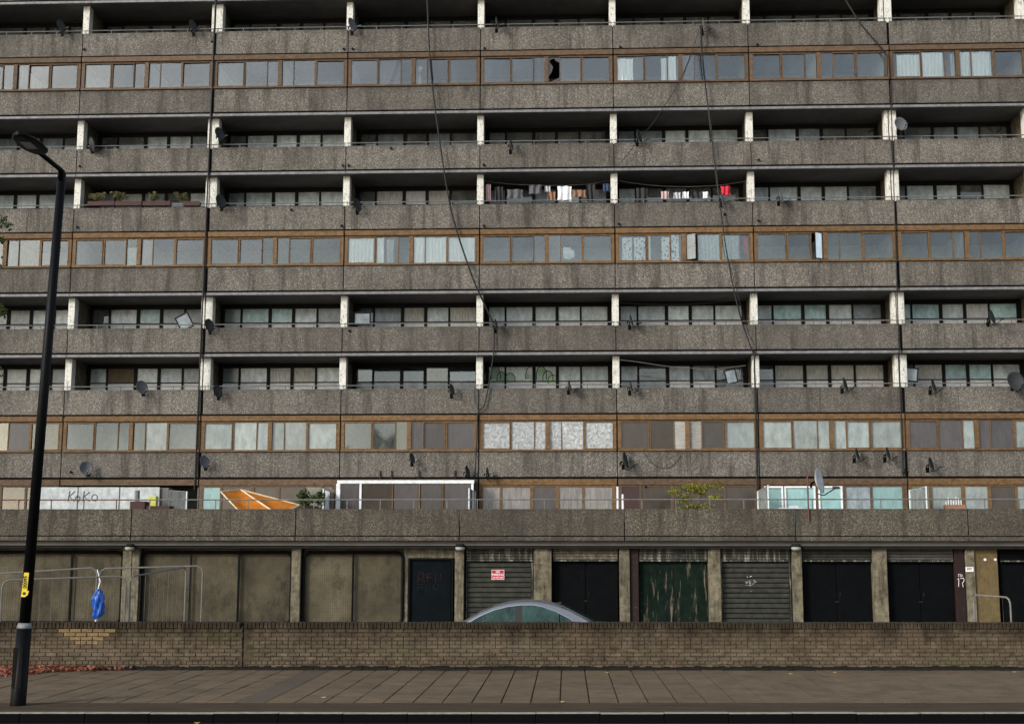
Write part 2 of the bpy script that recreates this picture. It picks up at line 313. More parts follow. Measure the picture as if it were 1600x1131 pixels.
ROWS = 6; step = (WALL_Y-SLAB_Y)/ROWS
def slab_shape(mb, x, r, g=.011, dz=0):
    y0 = SLAB_Y+step*r; a, b = x+g, x+.45-g; p = [(a, yl(y0, a)+g), (b, yl(y0, b)+g), (b, yl(y0+step, b)-g), (a, yl(y0+step, a)-g)]
    return mb.hexa([(q[0], q[1], -.06) for q in p]+[(q[0], q[1], dz) for q in p])
far = MB(); slab_me = None
for i in range(-40, 50):
    x = -.568+.45*i
    for r in range(ROWS):
        if -24 <= i <= 22:
            if slab_me is None: slab_me = slab_shape(MB(), 0, 0).mesh('paving_slab', 'slab', org=(.225, yl(SLAB_Y+step/2, .225), 0))
            me = slab_me
            o = link('paving_slab', me, pav, (x+.225, yl(SLAB_Y+step*(r+.5), x+.225), random.uniform(-.004, .003))); o.rotation_euler = (random.uniform(-.003, .003), random.uniform(-.006, .006), 0)
        else: slab_shape(far, x, r)
tag(far.build('far_paving', 'slab', pav), kind='stuff')
# one re-laid tarmac column
for r in range(ROWS):
    x = -.568-.45*10; mb = slab_shape(MB(), x, r, .0, .004); mb.build('tarmac_patch', 'tar', pav)
vg = MB().hexa([(-60, yl(KERB_Y+.15, -60), -.1), (60, yl(KERB_Y+.15, 60), -.1), (60, yl(SLAB_Y-.006, 60), -.1), (-60, yl(SLAB_Y-.006, -60), -.1),
                (-60, yl(KERB_Y+.15, -60), -.004), (60, yl(KERB_Y+.15, 60), -.004), (60, yl(SLAB_Y-.006, 60), -.004), (-60, yl(SLAB_Y-.006, -60), -.004)])
tag(vg.build('kerb_strip', 'verge'), kind='structure')
kr = tag(link('kerb', None, None, (0, KERB_Y, 0)), kind='structure')
kme = bevbox(.912, .15, .26, .008).mesh('kerb_stone', 'kerb')
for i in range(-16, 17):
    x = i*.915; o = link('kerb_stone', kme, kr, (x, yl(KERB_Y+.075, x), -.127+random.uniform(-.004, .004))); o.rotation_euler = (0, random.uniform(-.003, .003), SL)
for a, b in ((-60, -15.1), (15.1, 60)):
    MB().hexa([(a, yl(KERB_Y, a), -.3), (b, yl(KERB_Y, b), -.3), (b, yl(KERB_Y+.15, b), -.3), (a, yl(KERB_Y+.15, a), -.3), (a, yl(KERB_Y, a), 0), (b, yl(KERB_Y, b), 0), (b, yl(KERB_Y+.15, b), 0), (a, yl(KERB_Y+.15, a), 0)]).build('kerb_run', 'kerb', kr)

# ------------------------------------------------------------------ brick boundary wall
wl = thing('brick_wall', 'low soot stained buff brick wall along the back of the pavement', 'wall', (0, WALL_Y, 0))
wr = math.atan(SL)
def wpt(x, d=0): return (x, yl(WALL_Y, x)+d)
def wbox(mb, x0, x1, d0, d1, z0, z1): a, b, c, d = wpt(x0, d0), wpt(x1, d0), wpt(x1, d1), wpt(x0, d1); return mb.hexa([(*a, z0), (*b, z0), (*c, z0), (*d, z0), (*a, z1), (*b, z1), (*c, z1), (*d, z1)])
core = MB(); XJ = at(380, 1000, yl(WALL_Y, -6.3)).x
wbox(core, -40, XJ-.012, .016, .32, -.6, .83); wbox(core, XJ+.012, 40, .016, .32, -.6, .83); wbox(core, XJ-.012, XJ+.012, .06, .32, -.6, .83)
core.build('mortar_core', 'mortar', wl)
CH = .0765; courses = []
types = 'shsssshsss'                      # from the pavement up: stretchers with two header courses
cand = []
for c, t in enumerate(types):
    L = .225 if t == 's' else .1125; x = -40+(c % 2)*L/2
    while x < 40:
        near = -10.9 < x < 9.6
        if not (x < XJ < x+L): cand.append((c, x, L))
        x += L
newz = [(95.4, 172, 9), (103, 161, 8), (113, 152, 7), (117, 146, 6)]
def is_new(c, x, L):
    for a, b, cc in newz:
        if cc == c:
            xa, xb = at(a, 995, 25.5).x, at(b, 995, 25.5).x
            if xa-.05 < x+L/2 < xb+.05: return True
    return False
bm_cache = {}
rest = MB()
vis = [q for q in cand if -10.8 < q[1] < 9.6]
vis.sort(key=lambda q: (not is_new(*q), -q[2], -q[0] % 3, abs(q[1]+.8)))
chosen = set(vis[:300])
for q in cand:
    c, x, L = q; z0 = .02+c*CH; nw = is_new(*q); dep = random.uniform(-.004, .003)-(.004 if nw else 0)
    if q in chosen:
        key = (L, nw)
        if key not in bm_cache: bm_cache[key] = bevbox(L-.015, .1, CH-.014, .004).mesh('brick', 'brick_new' if nw else 'brick')
        o = link('brick', bm_cache[key], wl, (*wpt(x+L/2, .05+dep), z0+CH/2)); o.rotation_euler = (0, random.uniform(-.006, .006), wr)
    else: wbox(rest, x+.0075, x+L-.0075, dep, .1, z0+.007, z0+CH-.007)
tag(rest.build('brickwork', 'brick', wl), kind='stuff')
cme = bevbox(.066, .34, .115, .008).mesh('coping_brick', 'brick'); rc = MB(); x = -40; zc = .02+len(types)*CH+.062
while x < 40:
    if not (x < XJ < x+.076):
        if -10.9 < x < 9.7: o = link('coping_brick', cme, wl, (*wpt(x+.038, .155+random.uniform(-.006, .006)), zc+random.uniform(-.004, .004))); o.rotation_euler = (random.uniform(-.02, .02), random.uniform(-.02, .02), wr)
        else: wbox(rc, x+.005, x+.071, -.012, .33, zc-.057, zc+.057)
    x += .0765
tag(rc.build('coping_run', 'brick', wl), kind='stuff')
# mossy dirt and painted shadow line, one near-black strip along the wall foot
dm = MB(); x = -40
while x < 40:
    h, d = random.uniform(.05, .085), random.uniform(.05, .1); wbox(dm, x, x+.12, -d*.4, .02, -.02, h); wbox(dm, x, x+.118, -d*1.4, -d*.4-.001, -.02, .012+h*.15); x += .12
tag(dm.build('wall_foot_dirt_shade', 'foot_dirt_shade'), 'dark moss, dirt and painted shadow along the foot of the brick wall', 'dirt', kind='stuff')

# ------------------------------------------------------------------ apartment block
F = 53.27
JX = {-1: -32.55, 0: -26.8, 1: -21.03, 2: -15.2, 3: -9.35, 4: -3.61, 5: 2.08, 6: 7.85, 7: 13.78, 8: 19.5, 9: 25.25}
EXP = {2, 7}
T = {k_: 5.30+2.617*(k_-1) for k_ in range(1, 10)}
D = 2.05
ab = thing('apartment_block', 'long grey brown concrete slab block of flats with balconies and timber window bands', 'building', (2, F, -.3))
bays = range(-1, 9)
def gapl(j): return .06 if j in EXP else .016
for b in bays:
    x0, x1 = JX[b]+gapl(b), JX[b+1]-gapl(b+1)
    for k_ in range(2, 10):
        bobj('concrete_panel', x0, x1, F, F+.14, T[k_]-2.587, T[k_]-1.55, 'panel', ab, .012)
        bobj('floor_slab', JX[b], JX[b+1], F+.1, F+6, T[k_]-.17, T[k_]+.06, 'soffit' if k_ in (3, 4, 6, 7, 9) else 'gap_dark', ab)
    bobj('floor_slab', JX[b], JX[b+1], F+.1, F+6, T[1]-.06, T[1]+.08, 'gap_dark', ab)
    for k_ in (3, 4, 6, 7, 9): bobj('joint_backing', JX[b], JX[b+1], F+.08, F+.099, T[k_]-.06, T[k_]+.06, 'gap_dark', ab)  # dark strip that paints the shadow line between panel and ledge
    for k_ in (3, 4, 6, 7, 9): bobj('slab_edge', x0-.01, x1+.01, F-.035, F+.1, T[k_]-.165, T[k_]-.05, 'ledge_metal', ab, .01)
    bobj('roof_panel', x0, x1, F, F+.14, T[9]+.03, T[9]+1.1, 'panel', ab, .012)
bobj('roof_deck', JX[-1], JX[9], F+.14, F+11, T[9]+.06, T[9]+.4, 'gap_dark', ab)
bobj('rear_wall', JX[-1], JX[9], F+6, F+11, -.3, T[9]+.06, 'panel', ab)
for x in (JX[-1]-.2, JX[9]): bobj('end_wall', x, x+.2, F+.0, F+11, -.3, T[9]+1.1, 'panel', ab)
for j in range(-1, 10):                   # backing behind the panel joints, and fins on the balcony storeys
    for k_ in range(1, 11):
        tt = 5.30+2.617*(k_-1); top_ = tt-1.56
        if k_ not in (3, 4, 6, 7, 9): bobj('joint_backing', JX[j]-.05, JX[j]+.05, F+.145, F+.27, tt-1.56, tt+.05, 'gap_dark', ab)
        bobj('joint_backing', JX[j]-.2, JX[j]+.2, F+.145, F+.27, tt-2.567, top_, 'gap_dark', ab)
    for k_ in (3, 4, 6, 7, 9):
        if j in EXP:
            bobj('fin', JX[j]-.24, JX[j]-.1, F+.28, F+.7, T[k_]-2.3, T[k_]-.17, 'fin', ab, .01); bobj('fin', JX[j]-.05, JX[j]+.25, F+.28, F+.7, T[k_]-2.3, T[k_]-.17, 'fin', ab, .01)
        else: bobj('fin', JX[j]-.14, JX[j]+.14, F+.28, F+.7, T[k_]-2.3, T[k_]-.17, 'fin', ab, .01)
        bobj('party_wall', JX[j]-.08, JX[j]+.1, F+.7, F+D+.2, T[k_]-2.5, T[k_]-.17, 'pillar', ab)
BF = [(.026, .149), (.164, .37), (.396, .555), (.58, .747), (.762, .966)]
codes = {9: ['ddddd']*10,
 7: ['ggddg', 'dgggd', 'ddmmg', 'dmmmm', 'dgdgd', 'gdddd', 'ggmmm', 'dmgdd', 'ddggd', 'dgdgd'],
 6: ['gmmmg', 'gmmmg', 'gcgdm', 'gmmmm', 'dcwcd', 'gdgmg', 'mdgdd', 'mmmmg', 'gmmdm', 'gmmmg'],
 4: ['gmmgd', 'ddgmm', 'dmtgg', 'gttmg', 'dgcmc', 'mmmmm', 'mmmmm', 'mttmg', 'ttmwt', 'mmtmg'],
 3: ['mmgmg', 'mmmmg', 'mbmmg', 'gmccm', 'sssss', 'mmmmm', 'mdmgd', 'dcccc', 'dcttm', 'gmmmm']}
PM = dict(m='p_milky', g='p_grey', t='p_teal', c='p_net', w='p_white', d='glass_dusty', s='glass', b='p_board', f='p_frost', F='p_foil', k='glass', v='p_mauve', i='p_tint', l='p_blind', r='p_red', h='p_bright', n='p_drab')
PM['s'] = 'glass'
for bi, b in enumerate(bays):
    x0, x1 = JX[b]+.15, JX[b+1]-.1; w = x1-x0
    for k_ in (3, 4, 6, 7, 9):
        t = T[k_]; y = F+D; code = codes[k_][bi]
        mb = MB(); mb.box(x0, x1, y, y+.1, t-.36, t-.17); mb.box(x0, x1, y, y+.1, t-1.01, t-.97); edges = [0]+[v for p in BF for v in p]+[1]
        for i in range(0, len(edges), 2): mb.box(x0+w*edges[i], x0+w*edges[i+1], y-.003, y+.1, t-2.5, t-.36)
        bs = mb.build('balcony_screen', 'timber_dark', ab)
        for (a, c), ch in zip(BF, code):
            tilt(bobj('pane', x0+w*a, x0+w*c, y+.05, y+.06, t-.97, t-.36, PM[ch], bs))
            bobj('apron', x0+w*a, x0+w*c, y+.045, y+.07, t-2.5, t-1.01, 'white_paint' if ch in 'mtwcgb' else 'p_grey', bs)
        if 'd' in code or 's' in code:
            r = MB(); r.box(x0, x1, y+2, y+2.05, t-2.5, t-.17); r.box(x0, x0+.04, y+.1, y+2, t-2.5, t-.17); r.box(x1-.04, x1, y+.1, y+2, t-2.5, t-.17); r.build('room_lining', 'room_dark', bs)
        # handrail on short posts
        rb = MB(); rz = t-1.4; xa, xb = JX[b]+.02, JX[b+1]-.02
        rb.tube([(xa, F+.07, rz), (xb, F+.07, rz)], .022, 6); n_ = 5
        for i in range(n_+1): xx = xa+.08+(xb-xa-.16)*i/n_; rb.box(xx-.012, xx+.012, F+.058, F+.082, rz-.2, rz)
        rb.build('handrail', 'rail_metal', ab)
RIB = [(.022, .222), (.236, .398), (.404, .483), (.513, .597), (.602, .757), (.772, .976)]
rcodes = {8: ['kkkkkk']*5+['kkkxkk']+['kkkkkk']*4,
 5: ['kkkkkk']*6+['kkkokk', 'kkokkk', 'kkkkkk', 'kkkkkk'],
 2: ['ffkkff', 'kffkvk', 'kkkkfk', 'ffffff', 'kkkvvv', 'FFFFFF', 'iillif', 'ffffff', 'vvfvvf', 'ffkkff']}
rc_i = {8: 'timber_a', 5: 'timber_b', 2: 'timber_b'}
def ribx(b, i): x0, x1 = JX[b]+.03, JX[b+1]-.03; return x0+(x1-x0)*RIB[i][0], x0+(x1-x0)*RIB[i][1]
def pane_h(k_): return T[k_]-1.43, T[k_]-.34
for bi, b in enumerate(bays):
    x0, x1 = JX[b]+.03, JX[b+1]-.03; w = x1-x0
    for k_ in (8, 5, 2):
        t = T[k_]; tm = rc_i[k_]; zb, zt = pane_h(k_)
        mb = MB(); mb.box(x0, x1, F-.055, F+.12, t-.25, t-.04); mb.box(x0, x1, F+.015, F+.1, t-.31, t-.25); mb.box(x0, x1, F-.06, F+.14, t-1.535, t-1.46)
        ed = [0]+[v for p in RIB for v in p]+[1]
        for i in range(0, len(ed), 2):
            if i == 6: a, c = .483, .513; mb.box(x0+w*a, x0+w*c, F-.05, F+.12, t-1.44, t-.31); mb.box(x0+w*ed[6], x0+w*a, F+.02, F+.1, t-1.44, t-.31); mb.box(x0+w*c, x0+w*ed[7], F+.02, F+.1, t-1.44, t-.31)
            else: mb.box(x0+w*ed[i], x0+w*ed[i+1], F+(.0 if i in (0, 12) else .012), F+.1, t-1.44, t-.31)
        rw = mb.build('ribbon_window', tm, ab)
        for i, ch in enumerate(rcodes[k_][bi]):
            a, c = ribx(b, i)
            if i in (0, 5) or (i in (1, 4) and random.random() < .5): border(a-.02, c+.02, F-.012+.004*(i % 2), F+.03, zb-.02, zt+.03, .034).build('sash', tm, rw)
            if ch == 'x':                 # the smashed light: shards left round a jagged hole
                P = [(0, 0), (.55, 0), (.95, .12), (1, .2), (1, .78), (.72, .84), (.45, .96), (.2, .9), (.1, .84), (.45, .6), (.3, .3), (.05, .2)]
                O = [(0, 0), (1, 0), (1, 1), (0, 1)]; pt = lambda u, v: (a+(c-a)*u, F+.05, zb+(zt-zb)*v)
                for shard in ([(0, 0), (1, 0), (1, .18), (.55, .08), (.1, .0)], [(0, 0), (.1, .0), (.02, .22), (.3, .42), (.42, .62), (.1, .84), (0, .8)], [(0, .8), (.1, .84), (.22, .93), (.5, .97), (.72, .86), (1, .8), (1, 1), (0, 1)]):
                    MB().poly([pt(*q) for q in shard], (0, .006, 0)).build('shard', 'p_mauve', rw)
            elif ch == 'o':               # a side-hung light standing open
                ang = R(38); hx = a if i == 3 else c; s_ = 1 if i == 3 else -1; wd = c-a; dx, dy = s_*wd*math.cos(ang), -wd*math.sin(ang)
                MB().hexa([(hx, F, zb), (hx+dx, F+dy, zb), (hx+dx, F+dy+.03, zb), (hx, F+.03, zb), (hx, F, zt), (hx+dx, F+dy, zt), (hx+dx, F+dy+.03, zt), (hx, F+.03, zt)]).build('open_light', 'glass_dusty', rw)
                MB().tube([(hx, F-.01, zb), (hx+dx, F+dy-.01, zb), (hx+dx, F+dy-.01, zt), (hx, F-.01, zt), (hx, F-.01, zb)], .022, 4).build('sash', 'timber_dark', rw)
            else: tilt(bobj('pane', a, c, F+.055, F+.065, zb-.03, zt+.05, PM[ch], rw))
        r = MB(); mid = x0+w*.498; yb = F+3.0
        rp = MB()
        for xx in (x0, mid-.05, x1-.06): rp.box(xx, xx+.06 if xx != mid-.05 else xx+.1, F+.125, yb, t-1.55, t-.105)
        rp.build('room_partition', 'room_pale' if not (k_ == 2 and b == 3) else 'room_dark', rw)
        r.box(x0, x1, yb, yb+.05, t-2.5, t-.06); r.box(x0, x1, F+.125, yb, t-.1, t-.055); r.box(x0, x1, F+.145, yb, t-1.62, t-1.56)
        r.build('room_lining', 'room' if not (k_ == 2 and b == 3) else 'room_dark', rw)
# deck-level shopfront-like glazing behind the podium parapet
dcodes = ['nnvnn', 'kkkkk', '-----', 'hiiik', 'vviiv', 'nnvnn', 'riiii', 'hhhgh', 'kffif', 'vnnvn']
for bi, b in enumerate(bays):
    x0, x1 = JX[b]+.03, JX[b+1]-.03; w = x1-x0; t = T[1]
    tm = 'timber_b' if b in (4, 7) else 'timber_a'
    mb = MB(); mb.box(x0, x1, F-.03, F+.12, t-.3, t-.06)
    if dcodes[bi] != '-----':
        ed = [0]+[v for p in BF for v in p]+[1]
        for i in range(0, len(ed), 2): mb.box(x0+w*ed[i], x0+w*ed[i+1], F, F+.1, t-2.6, t-.3)
        mb.box(x0, x1, F+.01, F+.09, t-.38, t-.3)
    rw = mb.build('deck_window', tm, ab)
    if dcodes[bi] != '-----':
        for i, ch in enumerate(dcodes[bi]):
            a, c = x0+w*BF[i][0], x0+w*BF[i][1]; tilt(bobj('pane', a, c, F+.045, F+.055, t-2.6, t-.38, PM[ch], rw), .008)
            if b in (6,) and i < 3: border(a-.02, c+.02, F-.015, F+.03, t-2.5, t-.36, .07).build('sash', 'white_paint', rw)
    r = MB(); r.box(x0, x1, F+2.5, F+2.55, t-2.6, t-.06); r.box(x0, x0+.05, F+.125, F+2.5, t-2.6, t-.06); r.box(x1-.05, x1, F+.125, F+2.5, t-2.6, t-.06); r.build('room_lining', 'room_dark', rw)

# ------------------------------------------------------------------ podium with garages
G = 44.6; GY = G+.45
DJ = {j: at(px, 820, G).x for j, px in {1: 205, 2: 462, 3: 718, 4: 976, 5: 1243, 6: 1513}.items()}
DJ[0] = DJ[1]-5.77; DJ[-1] = DJ[0]-5.77; DJ[7] = DJ[6]+5.77; DJ[8] = DJ[7]+5.77
gp = thing('garage_podium', 'dark stained concrete podium with a row of garages below a walkway deck', 'garage block', (0, G, -.3))
for b in range(-1, 8):
    x0, x1 = DJ[b]+.015, DJ[b+1]-.015
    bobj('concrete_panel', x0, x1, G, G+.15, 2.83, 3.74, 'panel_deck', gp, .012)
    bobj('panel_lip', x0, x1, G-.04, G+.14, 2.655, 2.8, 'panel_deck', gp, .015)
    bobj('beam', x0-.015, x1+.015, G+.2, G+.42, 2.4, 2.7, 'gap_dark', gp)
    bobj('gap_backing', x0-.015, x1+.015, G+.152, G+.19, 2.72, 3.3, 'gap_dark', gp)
    rb = MB(); xa, xb = x0-.015, x1+.015; rz = 4.06
    rb.tube([(xa, G+.07, rz), (xb, G+.07, rz)], .024, 6)
    for i in range(5): xx = xa+.6+i*1.15; rb.box(xx-.015, xx+.015, G+.055, G+.085, 3.7, rz)
    rb.build('handrail', 'rail_red' if b <= 0 else 'rail_metal', gp)
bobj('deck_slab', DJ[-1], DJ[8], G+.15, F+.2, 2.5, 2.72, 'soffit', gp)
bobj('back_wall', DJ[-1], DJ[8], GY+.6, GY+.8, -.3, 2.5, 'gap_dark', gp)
def gx(px, y=910): return at(px, y, GY).x
def pillar(p0, p1, m='pillar', y0=0, y1=.35, zt=2.5, name='pillar'): return bobj(name, gx(p0), gx(p1), GY-.12+y0, GY+y1, -.3, zt, m, gp, .012)
for p0, p1 in ((192, 206), (207, 218), (456, 470), (711, 725), (834, 862), (968, 984), (1107, 1126), (1238, 1253), (1364, 1386), (1509, 1523)): pillar(p0, p1)
pillar(-75, -60); pillar(1690, 1705)
# wire-mesh screens with rounded steel frames
def screen(p0, p1, divs):
    x0, x1 = gx(p0), gx(p1); z0, z1 = -.15, 2.27; y = GY+.05; r = .22
    pts = []
    for cx, cz, a0 in ((x1-r, z1-r, 0), (x0+r, z1-r, 90), (x0+r, z0+r, 180), (x1-r, z0+r, 270)):
        for i in range(5): a = R(a0+22.5*i); pts.append((cx+r*math.cos(a), y, cz+r*math.sin(a)))
    pts.append(pts[0]); fr = MB().tube(pts, .065, 6).build('screen_frame', 'black_metal', gp)
    for d in divs: MB().box(gx(d)-.035, gx(d)+.035, y-.02, y+.03, z0, z1).build('divider', 'black_metal', fr)
    wm = MB(); x = x0+.06
    while x < x1-.05: wm.box(x, x+.006, y+.03, y+.038, z0+.03, z1-.03); x += .075
    z = z0+.06
    while z < z1-.04: wm.box(x0+.04, x1-.04, y+.039, y+.047, z, z+.006); z += .075
    tag(wm.build('wire_mesh', 'soffit_dirt', fr), kind='stuff')
    ds = [p0]+divs+[p1]
    for a, b in zip(ds, ds[1:]): bobj('backing_board', gx(a)+.01, gx(b)-.01, y+.12, y+.16, -.3, 2.5, 'mesh_backing', fr)
screen(-55, 190, [40, 110]); screen(220, 455, [297, 372]); screen(473, 629, [551])
bobj('wall_panel', gx(630), gx(711), GY+.06, GY+.25, 2.08, 2.5, 'pillar', gp); bobj('wall_panel', gx(630), gx(637), GY+.06, GY+.25, -.3, 2.08, 'pillar', gp)
dr = bobj('door', gx(640), gx(704), GY+.12, GY+.2, -.3, 2.0, 'door_blue', gp, .01)
border(gx(637), gx(708), GY+.04, GY+.22, -.3, 2.08, .07).build('door_frame', 'black_metal', dr)
def strokes(name, m, parent, lines, r, o, ux, uz, y):    # painted lettering as flattened strokes on a face
    mb = MB()
    for ln in lines: mb.tube([(o[0]+ux*u, y, o[1]+uz*v) for u, v in ln], r, 5)
    return mb.build(name, m, parent)
ca = lambda cx, cy, rx, ry, a0, a1, n=10: [(cx+rx*math.cos(R(a0+(a1-a0)*i/n)), cy+ry*math.sin(R(a0+(a1-a0)*i/n))) for i in range(n+1)]
o_ = at(652, 908, GY); strokes('graffiti', 'graffiti_red', dr, [[(0, 0), (.05, .3), (.2, .28), (.22, .12), (.03, .1), (.25, -.02)], [(.35, 0), (.3, .25), (.5, .27)], [(.31, .13), (.47, .14)], [(.62, -.04), (.6, .28), (.78, .02), (.8, .28)]], .006, (o_.x, o_.z), 1, 1, GY+.118)
o_ = at(652, 922, GY); strokes('graffiti', 'letter_black', dr, [[(.0, 0), (.0, .2), (.18, .2), (.15, .08), (.02, .1)], [(.3, .2), (.28, 0), (.45, 0)], [(.6, .2), (.52, .1), (.64, 0)], [(.7, 0), (.72, .22)]], .008, (o_.x, o_.z), 1, 1, GY+.117)
def opening(p0, p1, box_m, body, slats):
    x0, x1 = gx(p0), gx(p1); y = GY+.04
    n = 5; h = .075+.05
    hb = MB().box(x0, x1, y+.04, y+.2, 2.0, 2.5).build('shutter_box', 'gap_dark', gp)
    for i in range(n): o = bobj('slat', x0, x1, y-.01, y+.05, 2.03+i*.1, 2.03+i*.1+.09, box_m, hb, .02)
    bobj('bottom_bar', x0, x1, y-.03, y+.06, 1.97, 2.02, 'shutter_box', hb, .01)
    if slats:
        sh = MB().box(x0, x1, y+.1, y+.2, -.3, 1.97).build('roller_shutter', 'gap_dark', gp)
        z = -.28
        while z < 1.85: bobj('slat', x0+.03, x1-.03, y+.05, y+.12, z, z+.15, body, sh, .03); z += .17
        for xx in (x0, x1-.035): bobj('guide', xx, xx+.035, y+.02, y+.13, -.3, 1.97, 'shutter_box', sh)
        return sh
    mid = (x0+x1)/2; dd = MB().box(x0, x1, y+.2, y+.22, -.3, 1.97).build('garage_door', 'gap_dark', gp)
    for a, c in ((x0, mid-.006), (mid+.006, x1)): bobj('door_leaf', a+.004, c, y+.13, y+.19, -.28, 1.96, body, dd, .01)
    bobj('handle', mid+.1, mid+.13, y+.09, y+.13, .8, .92, 'gap_dark', dd, .01)
    bobj('hasp', mid-.06, mid+.07, y+.1, y+.128, .6, .65, 'gap_dark', dd, .006)
    return dd
s1 = opening(728, 832, 'shutter_box', 'shutter', True); opening(864, 966, 'shutter_rust', 'door_black', False); opening(999, 1106, 'shutter_box', 'door_green', False)
s4 = opening(1127, 1236, 'shutter_box', 'shutter', True); opening(1254, 1363, 'shutter', 'door_black', False); opening(1387, 1492, 'shutter_mauve', 'door_black', False)
pillar(985, 998, 'timber_red', .1, name='jamb_board'); jb = pillar(1493, 1508, 'timber_red', .1, name='jamb_board'); pillar(1524, 1560, 'ochre', .08, name='ochre_panel')
opening(1566, 1686, 'door_black', 'door_black', False)
o_ = at(1498, 916, GY-.03); strokes('graffiti', 'sign_white', jb, [[(0, 0), (.02, .28), (-.03, .24)], [(.07, .27), (.18, .28), (.2, .2), (.13, .12), (.15, -.02)]], .01, (o_.x, o_.z), 1, 1, GY-.022)
o_ = at(1498, 901, GY-.03); strokes('graffiti', 'sign_white', jb, [[(0, 0), (0, .1), (.06, .1), (.06, 0)], [(.1, 0), (.1, .1), (.15, .02)]], .008, (o_.x, o_.z), 1, 1, GY-.022)
for px, py in ((1539, 849), (1539, 874), (1555, 874), (1556, 849)):
    p = at(px, py, GY-.05); o = MB().tube([(p.x, GY-.04, p.z), (p.x, GY-.07, p.z)], .045, 12).build('bolt_cap', 'sign_white', gp)
o_ = at(1163, 905, GY+.08); strokes('graffiti', 'sign_white', s4, [[(u, v), (u+random.uniform(.02, .07), v+random.uniform(-.03, .03))] for u, v in [(random.gauss(.2, .11), random.gauss(.15, .15)) for _ in range(26)]], .0045, (o_.x, o_.z-.2), 1, 1, GY+.088)

def top_text_sign():
    p = at(778, 897.5, GY+.05); y = GY+.06
    t = thing('no_parking_sign', 'small red no parking sign with white border on the leftmost roller shutter', 'sign', (p.x, y, p.z-.17))
    MB().box(p.x-.22, p.x+.22, y, y+.015, p.z-.17, p.z+.17).build('plate', 'sign_red', t); border(p.x-.215, p.x+.215, y-.003, y, p.z-.165, p.z+.165, .014).build('border', 'sign_white', t)
    for s_, dz, sz in (('NO', .09, .1), ('PARKING', 0, .098), ('24 HR USE', -.095, .08)): text(s_, sz, 'sign_white', 'lettering', t, (p.x, y-.004, p.z+dz), squeeze=.95)
    q = at(1515, 889, GY-.13); t = thing('number_plate', 'tiny white plate with black letters on the rightmost concrete pillar', 'sign', (q.x, GY-.13, q.z-.08))
    MB().box(q.x-.13, q.x+.13, GY-.13, GY-.122, q.z-.08, q.z+.08).build('plate', 'sign_white', t); text('PIT', .12, 'letter_black', 'lettering', t, (q.x, GY-.133, q.z))
top_text_sign()
for i, (px, ly) in enumerate(((203, 'between the two leftmost mesh screens'), (719, 'left of the shutter with the red sign'), (1244, 'right of the second slatted shutter'))):
    p = at(px, 856, GY-.3); t = thing('bulkhead_light', 'weathered round bulkhead light on the pillar '+ly, 'light', (p.x, GY-.12, p.z), 'bulkhead lights on the garage pillars')
    MB().lathe([(0, -.09), (.09, -.085), (.15, -.05), (.17, 0), (.15, .04), (0, .05)], 16, (p.x, GY-.3, p.z)).build('globe', 'lamp_glass', t, True)
    MB().lathe([(.0, .051), (.18, .045), (.19, .07), (.12, .14), (0, .15)], 16, (p.x, GY-.3, p.z)).build('hood', 'gap_dark', t, True); MB().box(p.x-.03, p.x+.03, GY-.3, GY-.1, p.z+.06, p.z+.12).build('bracket', 'black_metal', t)

# ------------------------------------------------------------------ curtains, papers and blinds in the windows
def drape(mb, x0, x1, z0, z1, y, folds=6, amp=.035, pin=0):
    ph = random.random()*6; n = max(10, int(folds*6))
    def fn(u, v):
        s_ = 1-pin*math.sin(math.pi*(1-v))*.5; uu = .5+(u-.5)*s_ if pin >= 0 else u
        return (x0+(x1-x0)*uu, y+amp*math.sin(ph+u*folds*2*math.pi+.6*math.sin(3*v+ph))*(1-.3*v), z0+(z1-z0)*v+.01*math.sin(u*9+ph))
    return mb.grid(fn, n, 8)
worn('curtain_white', (.93, .94, .96), .06, 8, None, rough=.9, var=0)
k = NT('curtain_lace'); v = k.vor(9, (1, 1, .8)); k.col(k.ramp(v.outputs['Distance'], [(.25, (.12, .13, .14)), (.38, (.75, .77, .8)), (.7, (.82, .84, .87))])).rough(.85, .1)
k = NT('curtain_wave'); wv = k.n('TexWave'); wv.inputs['Scale'].default_value = 4.5; wv.inputs['Distortion'].default_value = 5; wv.inputs['Detail Scale'].default_value = 2; k.l(k.pos((2.2, 1, 1)), wv.inputs['Vector'])
k.col(k.ramp(wv.outputs['Fac'], [(.2, (.22, .25, .26)), (.6, (.74, .77, .78))])).rough(.85, .1)
rown = {8: 'top window band', 5: 'middle window band', 2: 'lowest window band'}
